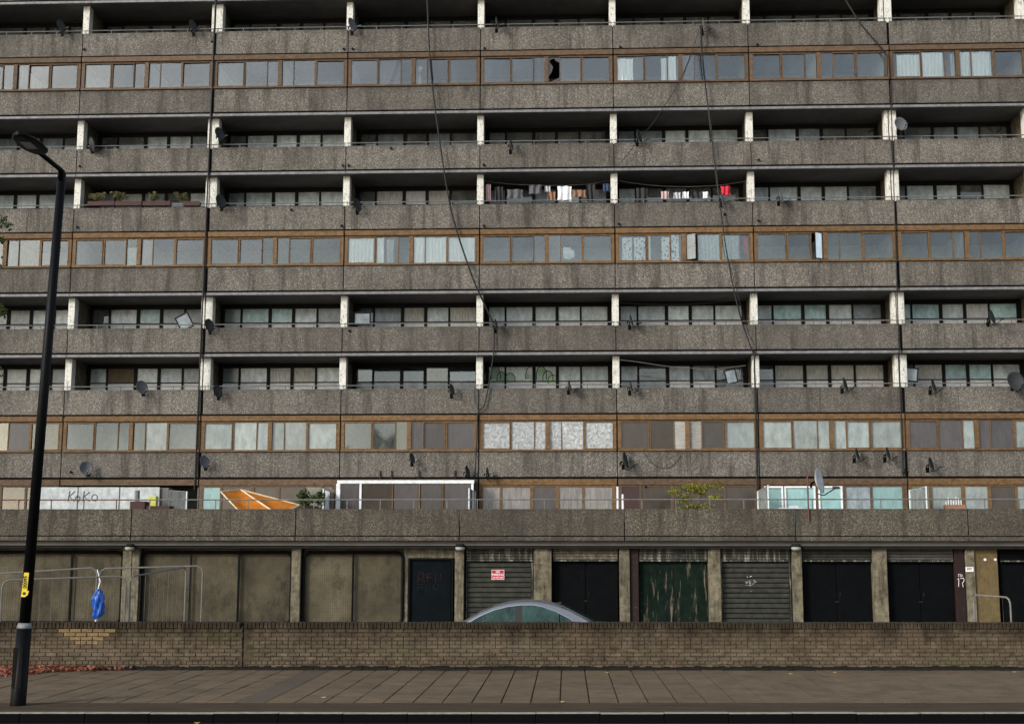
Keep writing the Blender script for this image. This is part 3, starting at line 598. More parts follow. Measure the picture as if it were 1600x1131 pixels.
CU = [(8, 5, 0, .03, .62, 'curtain_white', 'white curtain half drawn across the first light right of the broken pane bay'), (8, 5, 1, .72, 1.0, 'curtain_white', 'narrow white curtain gathered beside a mullion in the top window band'),
      (8, 5, 2, 0, .75, 'curtain_white', 'white curtain filling the narrow light in the top window band'),
      (8, 7, 0, .15, 1, 'curtain_white', 'wide white curtain in the tilted sash at top right'), (8, 7, 1, 0, 1, 'curtain_white', 'white net curtain next to the tilted sash at top right'), (8, 7, 2, .55, 1, 'cloth_pale', 'pale strip of curtain against the mid post at top right'),
      (8, 7, 3, 0, 1, 'curtain_white', 'narrow white curtain right of the mid post at top right'), (8, 7, 4, 0, .95, 'curtain_white', 'rightmost white curtain in the top window band'),
      (5, 3, 0, 0, 1, 'curtain_white', 'leftmost white curtain in the middle window band'), (5, 3, 1, 0, .35, 'curtain_white', 'white curtain tied back at the left of the second light, middle window band'), (5, 3, 1, .45, .8, 'cloth_pale', 'pale loose curtain edge in the second light, middle window band'),
      (5, 3, 3, 0, 1, 'curtain_white', 'narrow white curtain right of the mid post, middle window band'), (5, 3, 4, 0, 1, 'curtain_white', 'white gathered curtain two lights right of the mid post, middle window band'), (5, 3, 5, 0, .95, 'curtain_white', 'white curtain beside the long hanging cable, middle window band'),
      (5, 5, 0, .12, .5, 'curtain_lace', 'left lace patterned curtain with dark spots, middle window band'), (5, 5, 0, .55, .98, 'curtain_lace', 'sagging lace curtain beside the first mullion, middle window band'), (5, 5, 1, .6, 1, 'curtain_lace', 'lace curtain at the right of the second light, middle window band'),
      (5, 5, 1, 0, .13, 'curtain_white', 'thin white curtain edge behind the second light, middle window band'), (5, 5, 2, 0, .75, 'curtain_lace', 'lace curtain in the narrow light left of the open window'),
      (5, 5, 4, 0, 1, 'curtain_wave', 'wavy patterned net curtain right of the open window'), (5, 5, 5, .0, .66, 'curtain_wave', 'wavy patterned net curtain beside the red cloth')]
for k_, b, i, f0, f1, m, lb in CU:
    a, c = ribx(b, i); zb, zt = pane_h(k_); mb = MB(); drape(mb, a+(c-a)*f0, a+(c-a)*f1, zb-.02, zt-(.08 if f0 > .01 else .0), F+.085+.02*random.random(), max(2, int((f1-f0)*(c-a)*7)), .028, .12 if f1-f0 < .7 else 0)
    tag(mb.build('curtain', m, None, True, (a, F+.17, zb)), lb, 'curtain', 'curtains in the window bands')
a, c = ribx(5, 5); zb, zt = pane_h(5); mb = MB(); drape(mb, a+(c-a)*.78, a+(c-a)*.97, zb+.3, zt-.1, F+.16, 2, .03, .3); tag(mb.build('red_cloth', 'cloth_red', None, True, (a+.7, F+.16, zb)), 'red cloth hung inside the window right of the patterned curtains', 'cloth')
a, c = ribx(3, 3); zb, zt = pane_h(8); tag(MB().poly([(a+.15, F+.12, zb+.55), (a+.32, F+.12, zb+.75), (a+.12, F+.15, zt-.2)], (0, .01, 0)).poly([(a+.1, F+.12, zb), (a+.25, F+.12, zb), (a+.15, F+.13, zb+.5)], (0, .01, 0)).build('torn_blind', 'cloth_pink', None, False, (a, F+.12, zb)), 'torn pinkish blind hanging in a narrow light behind the long cable', 'blind')
a, c = ribx(1, 2); zb, zt = pane_h(5); tag(bobj('roller_blind', a, c, F+.1, F+.11, zb-.02, zb+.76, 'cloth_pale'), 'pale roller blind half drawn in a narrow light of the second bay', 'blind')
a, c = ribx(4, 4); zb, zt = pane_h(5); pm = MB().poly([(a+.1, F+.075, zb+.12), (a+.42, F+.075, zb+.1), (a+.42, F+.075, zb+.6), (a+.08, F+.075, zb+.62)], (0, .005, 0)); pm.poly([(a+.42, F+.07, zb+.17), (a+.58, F+.07, zb+.2), (a+.56, F+.07, zb+.5), (a+.4, F+.07, zb+.47)], (0, .004, 0))
tag(pm.build('paper_notice', 'paper', None, False, (a, F+.07, zb)), 'two overlapping white paper sheets stuck inside a middle band window', 'paper')

# ------------------------------------------------------------------ satellite dishes
def dish_meshes(m):
    a = .31; fn = lambda s_: (lambda u, v: (a*.92*v*math.cos(2*math.pi*u), -.1*(v*v)+s_*.006-.0, a*v*math.sin(2*math.pi*u)))
    r = MB().grid(fn(-1), 24, 6).grid(fn(1), 24, 6)
    n = 25*7
    for i in range(24): r.f.append((i*7+6, (i+1)*7+6, n+(i+1)*7+6, n+i*7+6))
    return dict(reflector=r.mesh('reflector', m, True), arm=MB().tube([(0, .02, -.3), (0, -.12, -.36), (0, -.42, -.25)], .014, 5).mesh('arm', 'black_metal'),
                feed_horn=MB().tube([(0, -.36, -.22), (0, -.42, -.235), (0, -.5, -.25), (0, -.53, -.255)], [.03, .035, .028, .018], 8).mesh('feed_horn', m if m != 'dish_white' else 'dish_dark'),
                bracket=MB().tube([(0, .03, 0), (0, .12, -.03), (0, .15, -.12)], .03, 6).mesh('bracket', 'black_metal'))
DM = {m: dish_meshes(m) for m in ('dish_dark', 'dish_grey', 'dish_white')}
def dish(px, py, dia, yaw, tone, label, Yp=F, off=.34, grp='satellite dishes on the concrete panels'):
    p = at(px, py, Yp-off); t = thing('satellite_dish', label, 'satellite dish', (p.x, Yp, p.z-.2), grp); s_ = dia/.6
    for nm, me in DM[tone].items():
        o = link(nm, me, t, p); o.rotation_euler = (R(-14), 0, R(yaw)); o.scale = (s_,)*3
    MB().tube([(p.x, Yp+.01, p.z-.22), (p.x, Yp-off*.75, p.z-.22), (p.x, Yp-off*.6, p.z-.02)], .022, 6).build('wall_mount', 'black_metal', t); MB().box(p.x-.06, p.x+.06, Yp-.012, Yp+.005, p.z-.32, p.z-.12).build('wall_plate', 'black_metal', t)
dishes = {'first': [(93, 42, .55, 68, 0), (299, 42, .55, 68, 0), (548, 40, .6, 62, 1), (775, 36, .5, 82, 0), (1098, 40, .55, 80, 1)],
          'third': [(140, 226, .6, 128, 0), (341, 211, .6, 60, 0), (797, 226, .45, 80, 0), (996, 214, .6, 70, 0), (1406, 196, .62, 16, 1)],
          'fourth': [(343, 316, .62, 58, 0), (556, 321, .55, 62, 0), (1127, 310, .45, 72, 1), (1218, 307, .55, 80, 1)],
          'sixth': [(325, 509, .55, 58, 0), (773, 507, .45, 82, 0), (984, 501, .55, 82, 0), (1547, 496, .6, 55, 0)],
          'seventh': [(220, 606, .58, 50, 1), (338, 612, .55, 62, 0), (704, 609, .45, 70, 0), (888, 603, .5, 84, 0), (984, 604, .5, 84, 0), (1318, 601, .55, 66, 0), (1456, 603, .55, 62, 0), (1585, 597, .8, 12, 0)],
          'eighth': [(134, 732, .58, 32, 1), (318, 722, .52, 55, 1), (642, 716, .42, 68, 0), (728, 737, .5, 76, 0), (760, 739, .45, 82, 0), (974, 720, .68, 74, 0), (1337, 710, .52, 68, 0), (1385, 709, .52, 66, 0), (1452, 725, .55, 60, 0)]}
for row, ds in dishes.items():
    for i, (px, py, dia, yw, tn) in enumerate(ds):
        pos = 'leftmost' if i == 0 else 'rightmost' if i == len(ds)-1 else ORD[i]+' from left'
        dish(px, py, dia, yw, ('dish_dark', 'dish_grey')[tn], '%s satellite dish, %s on the %s concrete panel row from top' % (('black', 'grey')[tn], pos, row))
# the big pale dish on a mast at the deck handrail
p = at(1275, 752, G-.1); t = thing('satellite_dish', 'large pale grey satellite dish on a rusty mast above the walkway handrail', 'satellite dish', (p.x-.3, G-.0, 2.9))
for nm, me in DM['dish_white'].items():
    o = link(nm, me, t, p); o.rotation_euler = (R(-10), 0, R(64)); o.scale = (1.42,)*3
mx = at(1262, 760, G-.05).x; MB().tube([(mx, G-.05, 3.3), (mx, G-.05, 5.0)], .026, 8).build('mast', 'rail_red', t); MB().tube([(mx, G-.05, p.z), (p.x, G-.06, p.z)], .03, 6).build('clamp', 'rail_red', t)

# ------------------------------------------------------------------ cables and pipes on the facade
def cable(name, pts, Y, r, label, cat='cable', m='cable'):
    P = [at(px, py, Y) for px, py in pts]; out = []
    for i in range(len(P)-1):              # Catmull-Rom
        p0, p1, p2, p3 = P[max(i-1, 0)], P[i], P[i+1], P[min(i+2, len(P)-1)]
        for s_ in range(5): u = s_/5; out.append(.5*((2*p1)+(p2-p0)*u+(2*p0-5*p1+4*p2-p3)*u*u+(3*p1-p0-3*p2+p3)*u**3))
    out.append(P[-1]); return tag(MB().tube(out, r, 5).build(name, m, None, False, out[-1]), label, cat)
cable('hanging_cable', [(667, -20), (670, 60), (674, 120), (680, 170), (692, 255), (703, 320), (715, 365), (737, 430), (752, 465), (771, 505)], F-.25, .036, 'thick black cable sagging from the roof down past the middle window band')
cable('hanging_cable', [(771, 507), (772, 540), (768, 575), (762, 610), (756, 635), (747, 645), (745, 690), (742, 745)], F-.12, .027, 'black cable running on down from the end of the thick sagging cable')
cable('hanging_cable', [(1096, 45), (1097, 80), (1103, 140), (1110, 200), (1117, 260), (1125, 320), (1133, 380), (1146, 450), (1160, 505), (1177, 552)], F-.25, .029, 'long black cable from the topmost dish down to the drainpipe')
cable('hanging_cable', [(1094, 45), (1096, 90), (1104, 150), (1116, 230), (1124, 310), (1135, 390), (1150, 450), (1166, 510), (1180, 540)], F-.3, .012, 'thin cable running beside the long black cable to the drainpipe')
cable('hanging_cable', [(1092, 48), (1080, 84), (1058, 135), (1035, 170), (1018, 196), (998, 216), (985, 236), (966, 258)], F-.2, .014, 'thin black cable slanting down left from the topmost dish to the next dish below')
cable('hanging_cable', [(1312, -15), (1330, 15), (1345, 38), (1365, 62), (1382, 82), (1386, 92), (1386, 118)], F-.2, .034, 'thick cable pair entering the top window band near the right')
cable('hanging_cable', [(640, 45), (622, 95), (606, 140), (592, 170)], F-.1, .008, 'very thin wire slanting across the top window band left of the thick cable')
cable('hanging_cable', [(742, 602), (742, 625), (747, 640)], F-.08, .014, 'short loop of cable joining the cable at the centre joint')
cable('hanging_cable', [(1008, 708), (1018, 722), (1034, 731), (1050, 728), (1064, 712)], F-.02, .008, 'thin slack wire looped across the eighth concrete panel row')
cable('balcony_wire', [(968, 562), (1000, 566), (1040, 572), (1080, 575), (1110, 577), (1165, 571)], F+.2, .012, 'pale washing wire sagging across the balcony with the leaning board', m='galv')
cable('balcony_wire', [(966, 473), (1000, 475), (1050, 476), (1100, 474), (1170, 467)], F+.2, .01, 'thin wire strung across the balcony above white panes near the drainpipe')
def pipe(px0, y0, px1, y1, r, label, Y=F-.06): a, b = at(px0, y0, Y), at(px1, y1, Y); tag(MB().tube([a, b], r, 8).build('downpipe', 'cable', None, False, b), label, 'pipe')
pipe(337.5, -10, 304, 765, .034, 'black downpipe over the double joint left of the centre')
pipe(1178.5, 548, 1184, 800, .035, 'black pipe running down the joint below the long cable')
pipe(1391.5, 130, 1411, 745, .022, 'thin black pipe beside the joint near the right edge')
p = at(1412, 735, F-.08); tag(MB().lathe([(0, -.08), (.09, -.08), (.09, .08), (0, .08)], 10, tuple(p)).build('junction_box', 'cable', None, False, p), 'small black junction box at the foot of the thin right pipe', 'junction box')
vents = [(132, 78), (332, 66), (537, 77), (551, 77), (757, 76), (969, 74), (1183, 70), (125, 260), (536, 259), (545, 259), (756, 258), (611, 232), (1185, 250), (121, 355), (534, 353), (756, 353), (967, 350), (1185, 345), (1132, 335), (100, 651), (546, 517), (455, 328), (111, 737), (1009, 760)]
VR = [(0, 100, 'first'), (100, 280, 'third'), (280, 400, 'fourth'), (400, 560, 'sixth'), (560, 670, 'seventh'), (670, 800, 'eighth')]
vents.sort(key=lambda q: ([r for a, b, r in VR if a <= q[1] < b][0], q[0])); seen = {}
for i, (px, py) in enumerate(vents):
    row = [r for a, b, r in VR if a <= py < b][0]; seen[row] = seen.get(row, -1)+1
    p = at(px, py, F); tag(MB().tube([(p.x, F+.01, p.z), (p.x, F-.05, p.z), (p.x, F-.09, p.z-.03)], [.05, .05, .04], 8).build('overflow_spout', 'cable', None, False, p), 'stubby black overflow spout, %s from left on the %s concrete panel row from top' % (ORD[seen[row]], row), 'spout', 'overflow spouts')
for i, px in enumerate((594, 612, 655, 711)):
    p = at(px, 742, F-.03); tag(MB().box(p.x-.02, p.x+.02, F-.06, F+.005, p.z-.16, p.z+.18).box(p.x-.05, p.x+.05, F-.03, F+.004, p.z-.17, p.z-.12).build('fixing_bracket', 'cable', None, False, p), '%s of four black upright brackets above the white framed lean-to' % ('leftmost', 'second from left', 'third from left', 'rightmost')[i], 'bracket', 'brackets above the lean-to')

# ------------------------------------------------------------------ balcony contents
def cloth(px0, px1, py0, py1, m, label, Y=F+.55, nm='laundry', pin=.15):
    a, b = at(px0, py1, Y), at(px1, py0, Y); mb = MB(); drape(mb, a.x, b.x, a.z, b.z, Y, 2, .05, pin); tag(mb.build(nm, m, None, True, (a.x, Y, b.z)), label, 'laundry', 'washing hung out on the balconies')
cloth(759, 767, 288, 313, 'cloth_pink', 'pale cloth hanging beside the left fin, balcony with washing'); cloth(773, 786, 292, 316, 'cloth_black', 'black garment hanging left of a grey sheet')
cloth(792, 817, 296, 310, 'cloth_grey', 'wide dark grey sheet on the washing line'); cloth(826, 847, 289, 303, 'cloth_grey', 'dark grey towel hung high on the washing line'); cloth(851, 860, 291, 300, 'cloth_pale', 'small pale cloth between the grey and white towels')
cloth(855, 868, 300, 313, 'cloth_brown', 'brown cloth half behind the white towel'); cloth(871, 893, 291, 314, 'cloth_white', 'bright white towel on the washing line', F+.5); cloth(895, 915, 297, 308, 'cloth_brown', 'brown garment right of the white towel')
cloth(916, 930, 288, 315, 'cloth_black', 'black garment right of the brown one'); cloth(942, 953, 287, 299, 'cloth_blue', 'dark blue cloth beside the right fin of the washing balcony')
cloth(994, 1012, 294, 316, 'cloth_black', 'black cloth hung at the left of the second washing balcony'); cloth(1033, 1045, 299, 312, 'cloth_pink', 'pink and white garment low on the second washing balcony')
cloth(1052, 1063, 301, 311, 'cloth_pale', 'pale blue garment low on the second washing balcony'); cloth(1066, 1076, 300, 310, 'cloth_white', 'small white garment low on the second washing balcony'); cloth(1098, 1107, 300, 310, 'cloth_white', 'white patterned garment near the cable, second washing balcony')
cloth(1080, 1097, 300, 311, 'cloth_black', 'black garment low on the second washing balcony'); cloth(1126, 1142, 291, 305, 'cloth_red', 'bright red garment on the second washing balcony', F+.4, pin=.4)
cable('washing_line', [(756, 283), (800, 288), (860, 290), (920, 288), (956, 281)], F+.55, .007, 'washing line slung across the first washing balcony', 'washing line', 'galv')
cable('washing_line', [(968, 283), (1010, 289), (1070, 292), (1130, 289), (1172, 282)], F+.55, .007, 'washing line slung across the second washing balcony', 'washing line', 'galv')
def leaf_mesh(mb, c, n, rx, ry, rz, s0, s1, cut=0):
    for _ in range(n):
        while True:
            d = Vector((random.uniform(-1, 1), random.uniform(-1, 1), random.uniform(-1, 1)))
            if d.length <= 1: break
        p = Vector((c[0]+d.x*rx, c[1]+d.y*ry, c[2]+d.z*rz)); s_ = random.uniform(s0, s1); a = Vector((random.gauss(0, 1), random.gauss(0, 1), random.gauss(0, .7))).normalized(); b = a.orthogonal().normalized(); b.rotate(Matrix.Rotation(random.random()*6.28, 3, a))
        mb.poly([p-a*s_, p+b*s_*.45+a*s_*.1, p+a*s_, p-b*s_*.45+a*s_*.1])
def plant(name, label, px, py, Y, w, h, n, m, s0=.04, s1=.09, pot=None, pz=None):
    c = at(px, py, Y); t = thing(name, label, 'plant', (c.x, Y, pz if pz is not None else c.z-h))
    mb = MB(); st = MB()
    for i in range(9):
        e = Vector((c.x+random.uniform(-w, w)*.9, Y+random.uniform(-.2, .2), c.z+random.uniform(-.3, 1)*h)); b = Vector((c.x+random.uniform(-.2, .2)*w, Y, pz if pz is not None else c.z-h)); m_ = b.lerp(e, .6)+Vector((0, 0, .1*h))
        st.tube([b, m_, e], [.012, .008, .003], 4); leaf_mesh(mb, e, n//9, w*.32, .2, h*.4, s0, s1); leaf_mesh(mb, m_, n//16, w*.25, .15, h*.35, s0, s1)
    mb.build('foliage', m, t); st.build('stems', 'bark', t); return t
for i, (px, w) in enumerate(((157, .42), (187, .3), (240, .2), (284, .33))):
    plant('balcony_plant', ('straggly dry plant, %s of four in the balcony window boxes' % ('leftmost', 'second from left', 'third from left', 'rightmost')[i]), px, 309, F+.1, w, .2, 240, 'leaf_dull', .03, .06)
for i, (p0, p1) in enumerate(((137, 179), (180, 221), (223, 266), (286, 312))):
    a, b = at(p0, 318, F+.0), at(p1, 318, F+.0); mb = MB(); mb.box(a.x, b.x, F-.02, F+.02, a.z-.1, a.z+.09).box(a.x, b.x, F+.18, F+.22, a.z-.1, a.z+.09).box(a.x, b.x, F+.02, F+.18, a.z-.1, a.z+.05).box(a.x, a.x+.03, F+.02, F+.18, a.z+.05, a.z+.09)
    tag(mb.build('window_box', 'shrub_pot', None, False, (a.x, F+.1, a.z-.1)), 'dark red window box on the balcony parapet, %s of four' % ('leftmost', 'second from left', 'third from left', 'rightmost')[i], 'planter', 'window boxes on one parapet')
def frame_leaning(px0, py0, w, h, rot, label, Y=F+.6):
    p = at(px0, py0, Y); t = link('leaning_frame', None, None, p); tag(t, label, 'frame'); mb = border(-w/2, w/2, -.03, .03, -h/2, h/2, .05); o = link('frame', mb.mesh('frame', 'timber_dark'), t, p); o.rotation_euler = (0, R(rot), 0)
    q = link('backing', MB().box(-w/2+.05, w/2-.05, 0, .01, -h/2+.05, h/2-.05).mesh('backing', 'p_grey'), t, p); q.rotation_euler = (0, R(rot), 0)
frame_leaning(288, 503, .62, .7, -28, 'dark frame standing tilted on the balcony left of the downpipe'); frame_leaning(1142, 588, .5, .62, -12, 'dark board leaning on the balcony under the washing wire'); frame_leaning(566, 498, .72, .55, 0, 'dark frame standing upright behind the balcony parapet'); frame_leaning(1422, 585, .66, .6, 6, 'dark framed panel leaning by the right fin, lower balcony')
# bubble graffiti over the glazed balcony screen
def bubbles():
    y = F+D+.04; o = thing('graffiti_piece', 'green bubble graffiti with black outlines sprayed across the balcony panes', 'graffiti', at(800, 605, y)); ln = MB()
    for px, py, w, h in ((762, 590, 4, 14), (774, 588, 6, 18), (783, 592, 5, 12), (797, 594, 6, 12), (828, 588, 5, 16), (846, 588, 6, 17), (856, 592, 6, 14), (864, 596, 6, 11)):
        c = at(px, py, y); W2 = 1.35*w/36.6; H2 = h/36.6*.95; pts = [(c.x+W2*math.cos(R(a)), c.z+H2*max(-.3, math.sin(R(a)))) for a in range(-20, 201, 20)]
        MB().poly([(x, y+.0004*len(o.children), z) for x, z in pts], (0, .003, 0)).build('paint_fill', 'paint_green', o); ln.tube([(x, y-.003, z) for x, z in pts], .016, 4)
    ln.build('paint_outline', 'letter_black', o)
worn('paint_green', (.45, .6, .46), .2, 6, None)
bubbles()

# ------------------------------------------------------------------ things on the walkway deck
YB = F-.6; t = thing('boarding', 'long white weathered boarding with scrawled graffiti on the walkway at left', 'boarding', at(157, 800, YB))
for a, b in ((63, 122), (123, 187), (188, 250)):
    p, q = at(a, 762, YB), at(b, 762, YB); bobj('board', p.x, q.x-.015, YB, YB+.05, 2.72, at((a+b)/2, 761, YB).z, 'boarding', t, .006)
o_ = at(106, 783, YB-.006)
strokes('scrawl', 'cloth_grey', t, [[(0, 0), (.06, .42)], [(.28, .42), (.05, .2), (.27, .0)], ca(.4, .11, .09, .11, 0, 360), [(.62, 0), (.66, .42)], [(.88, .38), (.66, .19), (.9, .0)], ca(1.1, .15, .12, .13, 30, 390)], .021, (o_.x, o_.z), 1, 1, YB-.004)
def post(px0, px1, py, Y, m, name, label, cat, depth=.3, zb=2.72): a, b = at(px0, py, Y), at(px1, py, Y); return tag(bobj(name, a.x, b.x, Y, Y+depth, zb, a.z, m, None, .015), label, cat)
q = thing('brick_planter', 'dark red brick planter with a grey post stump behind the handrail', 'planter', at(232, 800, G+1.2)); a, b = at(203, 783, G+1.2), at(265, 790, G+1.2)
bobj('planter_body', a.x, at(227, 783, G+1.2).x, G+1.2, G+1.7, 2.72, a.z, 'shrub_pot', q, .02); bobj('planter_step', at(227.3, 783, G+1.2).x, b.x, G+1.25, G+1.7, 2.72, b.z, 'shrub_pot', q, .02)
c = at(214, 783, G+1.4); MB().tube([(c.x, G+1.4, a.z-.02), (c.x, G+1.4, at(214, 766, G+1.4).z)], .09, 10).build('post_stump', 'ledge_metal', q)
post(232, 244, 775, F-1.2, 'yellowgreen', 'yellow_crate', 'yellow green upright box at the right end of the white boarding', 'box')
post(250, 264, 762, F-.5, 'soffit', 'screen_wall', 'grey brown partition end wall right of the white boarding', 'wall', .5)
def glazed_screen(px0, px1, pyt, pyt1, Y0, Y1, label):
    a, b = at(px0, pyt, Y0), at(px1, pyt1, Y1); t_ = thing('glazed_partition', label, 'partition', (a.x, Y0, 2.72))
    mb = MB(); mb.tube([(a.x, Y0, 2.72), (a.x, Y0, a.z), (b.x, Y1, b.z), (b.x, Y1, 2.72)], .035, 5).build('frame', 'teal_frame', t_); MB().poly([(a.x, Y0, 2.72), (b.x, Y1, 2.72), (b.x, Y1, b.z), (a.x, Y0, a.z)], (.01, 0, 0)).build('pane', 'glass_dusty', t_)
glazed_screen(505.5, 524, 764, 771, F-2.2, F-.2, 'small glazed partition with pale frame left of the white lean-to'); glazed_screen(733, 742, 763, 768, F-1.6, F-.2, 'small glazed partition at the right end of the white lean-to'); glazed_screen(1421, 1447, 766, 760, F-.4, F-1.5, 'dark framed glazed partition standing open near the right end of the walkway'); glazed_screen(1184, 1200, 768, 758, F-.3, F-1.2, 'thin glazed flap left of the turquoise panes')
glazed_screen(264, 292, 766, 768, F-.45, F-.2, 'pale glazed partition with a diagonal strut right of the white boarding')
YL = F-.75; t = thing('lean_to', 'white framed lean-to with brown panes on the walkway deck', 'lean-to', at(633, 800, YL)); a, b = at(527, 751, YL), at(741, 749, YL); zt = (a.z+b.z)/2
bobj('top_beam', a.x, b.x, YL, YL+.12, zt-.14, zt, 'white_paint', t, .012); bobj('roof_sheet', a.x, b.x, YL+.13, F-.05, zt-.05, zt-.01, 'p_grey', t)
for px, w in ((528, .17), (563, .09), (613, .07), (655, .07), (692, .05), (738, .09)):
    x = at(px, 780, YL).x; bobj('post', x-w/2, x+w/2, YL+.01, YL+.1, 2.72, zt-.142, 'white_paint' if px in (528, 563, 738) else 'timber_b', t, .008)
ps = [528, 563, 613, 655, 692, 738]
for i in range(5):
    x0, x1 = at(ps[i], 780, YL).x+.06, at(ps[i+1], 780, YL).x-.05; bobj('pane', x0, x1, YL+.05, YL+.06, 2.72, zt-.15, ('p_mauve', 'p_tint', 'p_mauve', 'p_mauve', 'p_mauve')[i], t)
# tipped orange canopy with white frame
YC = G+2.2; P = [at(345, 768, YC+.6), at(376, 765, YC+1.6), at(468, 789, YC+1.8), at(452, 797, YC+.7), at(375, 800, YC-.1)]
t = thing('orange_canopy', 'tipped over orange canopy sheet in a white frame behind the handrail', 'canopy', (P[4].x, YC, 2.72)); pl = lambda u, v: (P[0].lerp(P[1], u)).lerp(P[4].lerp(P[3], u), v)
mid_t, mid_b = P[1], at(424, 797, YC+.3); 
def sheet(a, b, c, d):                   # sagging, creased cloth between four corners
    ph = random.random()*6
    def fn(u, v): q_ = a.lerp(b, u).lerp(d.lerp(c, u), v); w_ = math.sin(math.pi*u)*math.sin(math.pi*v); return q_+Vector((0, .06*w_, -.1*w_+.03*w_*math.sin(9*u+5*v+ph)+.015*math.sin(17*v+4*u)*w_))
    return MB().grid(fn, 14, 14).build('sheet', 'tarp', t, True)
sheet(P[0], P[1], mid_b, P[4]); sheet(P[1], P[2], P[3], mid_b)
MB().tube([P[0], P[1], P[2]], .03, 6).build('frame_tube', 'cream', t); MB().tube([P[1], mid_b, P[3], P[2]], .035, 6).build('frame_tube', 'cream', t); MB().tube([P[0], P[4], mid_b], .03, 6).build('frame_tube', 'cream', t)
for q_ in (P[4], P[3]): MB().tube([q_, (q_.x, q_.y, 2.73)], .025, 6).build('leg', 'cream', t)
plant('deck_shrub', 'dark green shrub left of the white lean-to on the walkway', 480, 781, F-3.2, .6, .42, 800, 'leaf', .04, .08, pz=2.72); plant('deck_shrub', 'yellow green feathery shrub on the walkway beside the red door', 1083, 775, G+2.5, 1.0, .38, 1100, 'leaf_yellow', .03, .07, pz=2.72)
for i, (px, py) in enumerate(((965, 760), (973, 772))): p = at(px, py, F-1.5); tag(MB().tube([(p.x, F-1.5, 2.72), (p.x, F-1.5, p.z)], .045, 8).build('white_post', 'white_paint', None, False, (p.x, F-1.5, 2.72)), ('taller' if i == 0 else 'shorter')+' of two white posts by the red door on the walkway', 'post')
p = at(1490, 785, F-.6); t = thing('drying_rack', 'small white drying rack with items on the walkway near the right', 'rack', (p.x, F-.6, 2.72)); rk = MB()
for i in range(7): x = p.x-.3+i*.1; rk.tube([(x, F-.6, p.z-.1), (x, F-.6, p.z+random.uniform(.05, .25))], .018, 5)
rk.build('bars', 'white_paint', t); MB().box(p.x-.35, p.x+.4, F-.8, F-.4, 2.72, p.z-.09).build('base', 'cloth_brown', t)
p = at(1238, 790, G-.02); tag(MB().box(p.x-.45, p.x+.35, G-.03, G+.2, 3.742, 3.78).box(p.x-.1, p.x+.2, G+.02, G+.1, 3.781, 3.85).build('loose_tray', 'cloth_pale', None, False, (p.x, G, 3.742)), 'pale tray lying on the podium parapet left of the big dish', 'tray')

# ------------------------------------------------------------------ yard behind the wall: fence panels, bag, car
def fence_panel(pL, pR, YL_, YR_, label, right=True, left=True):
    a, b = at(*pL, YL_), at(*pR, YR_); t_ = thing('fence_panel', label, 'fence panel', ((a.x+b.x)/2, (YL_+YR_)/2, YARD), 'temporary steel fence panels in the yard'); r = .14
    d = Vector((b.x-a.x, b.y-a.y, 0)).normalized(); pts = []
    z0 = YARD+.06
    pts = [(a.x, a.y, z0), Vector((a.x, a.y, a.z-r)), a+d*.04+Vector((0, 0, -.05)), a+d*r, b-d*r, b-d*.04+Vector((0, 0, -.05)), Vector((b.x, b.y, b.z-r)), (b.x, b.y, z0)]
    MB().tube(pts, .021, 6).build('frame_tube', 'galv', t_); MB().tube([(a.x, a.y, z0+.12), (b.x, b.y, z0+.12)], .016, 5).build('bottom_rail', 'galv', t_)
    w = MB(); n = int((b-a).length/.25)
    for i in range(1, n): q_ = a.lerp(b, i/n); w.tube([(q_.x, q_.y, z0+.12), q_], .0018, 3)
    tag(w.build('wires', 'galv', t_), kind='stuff')
    for q_ in (a, b): MB().box(q_.x-.1, q_.x+.1, q_.y-.3, q_.y+.3, YARD, YARD+.12).build('foot_block', 'gap_dark', t_)
fence_panel((4, 906), (197, 900), 28.6, 29.4, 'steel fence panel frame behind the lamp post, nearest the wall'); fence_panel((-60, 899), (152, 887), 30.2, 31, 'steel fence panel frame left of the blue bag, partly behind the lamp post'); fence_panel((156, 888), (317, 884), 31, 31.6, 'steel fence panel frame right of the blue bag across the second mesh screen')
fence_panel((204, 900), (291, 886), 29.5, 32.5, 'short angled steel fence panel beside the double pillar'); fence_panel((1521, 929), (1578, 933), 31, 29.6, 'low bent steel barrier in the yard at the right edge')
bx = at(156, 942, 30.6)
def bag():
    t_ = thing('plastic_bag', 'bright blue plastic bag hanging on the yard fence at left', 'bag', (bx.x, 30.6, bx.z-.4)); mb = MB()
    def fn(u, v):
        a = u*2*math.pi; w = .03+.1*min(1, v*3.2)*(1 if v < .9 else 1-(v-.9)*7)*(1+.12*math.sin(7*v)); z = .33-.66*v
        cr_ = .02*math.sin(5*a+v*9)+.015*math.sin(9*a-v*14); return (bx.x+(w+cr_)*math.cos(a)+.05*(v-.4)*math.sin(3*v), 30.5+(w*.55+cr_)*math.sin(a), bx.z+z+.03*math.sin(a+1)*v)
    mb.grid(fn, 28, 16).build('sack', 'bag_blue', t_, True); MB().tube([(bx.x-.03, 30.5, bx.z+.3), (bx.x-.05, 30.7, bx.z+.5), (at(152, 890, 30.95).x, 30.95, at(152, 890, 30.95).z)], .012, 5).build('handle', 'paper', t_); MB().tube([(bx.x-.03, 30.5, bx.z-.31), (bx.x-.06, 30.5, bx.z-.5), (bx.x-.02, 30.5, bx.z-.62)], .012, 5).build('loose_string', 'paper', t_)
M['bag_blue'].node_tree.nodes['Principled BSDF'].inputs['Roughness'].default_value = .3
bag()
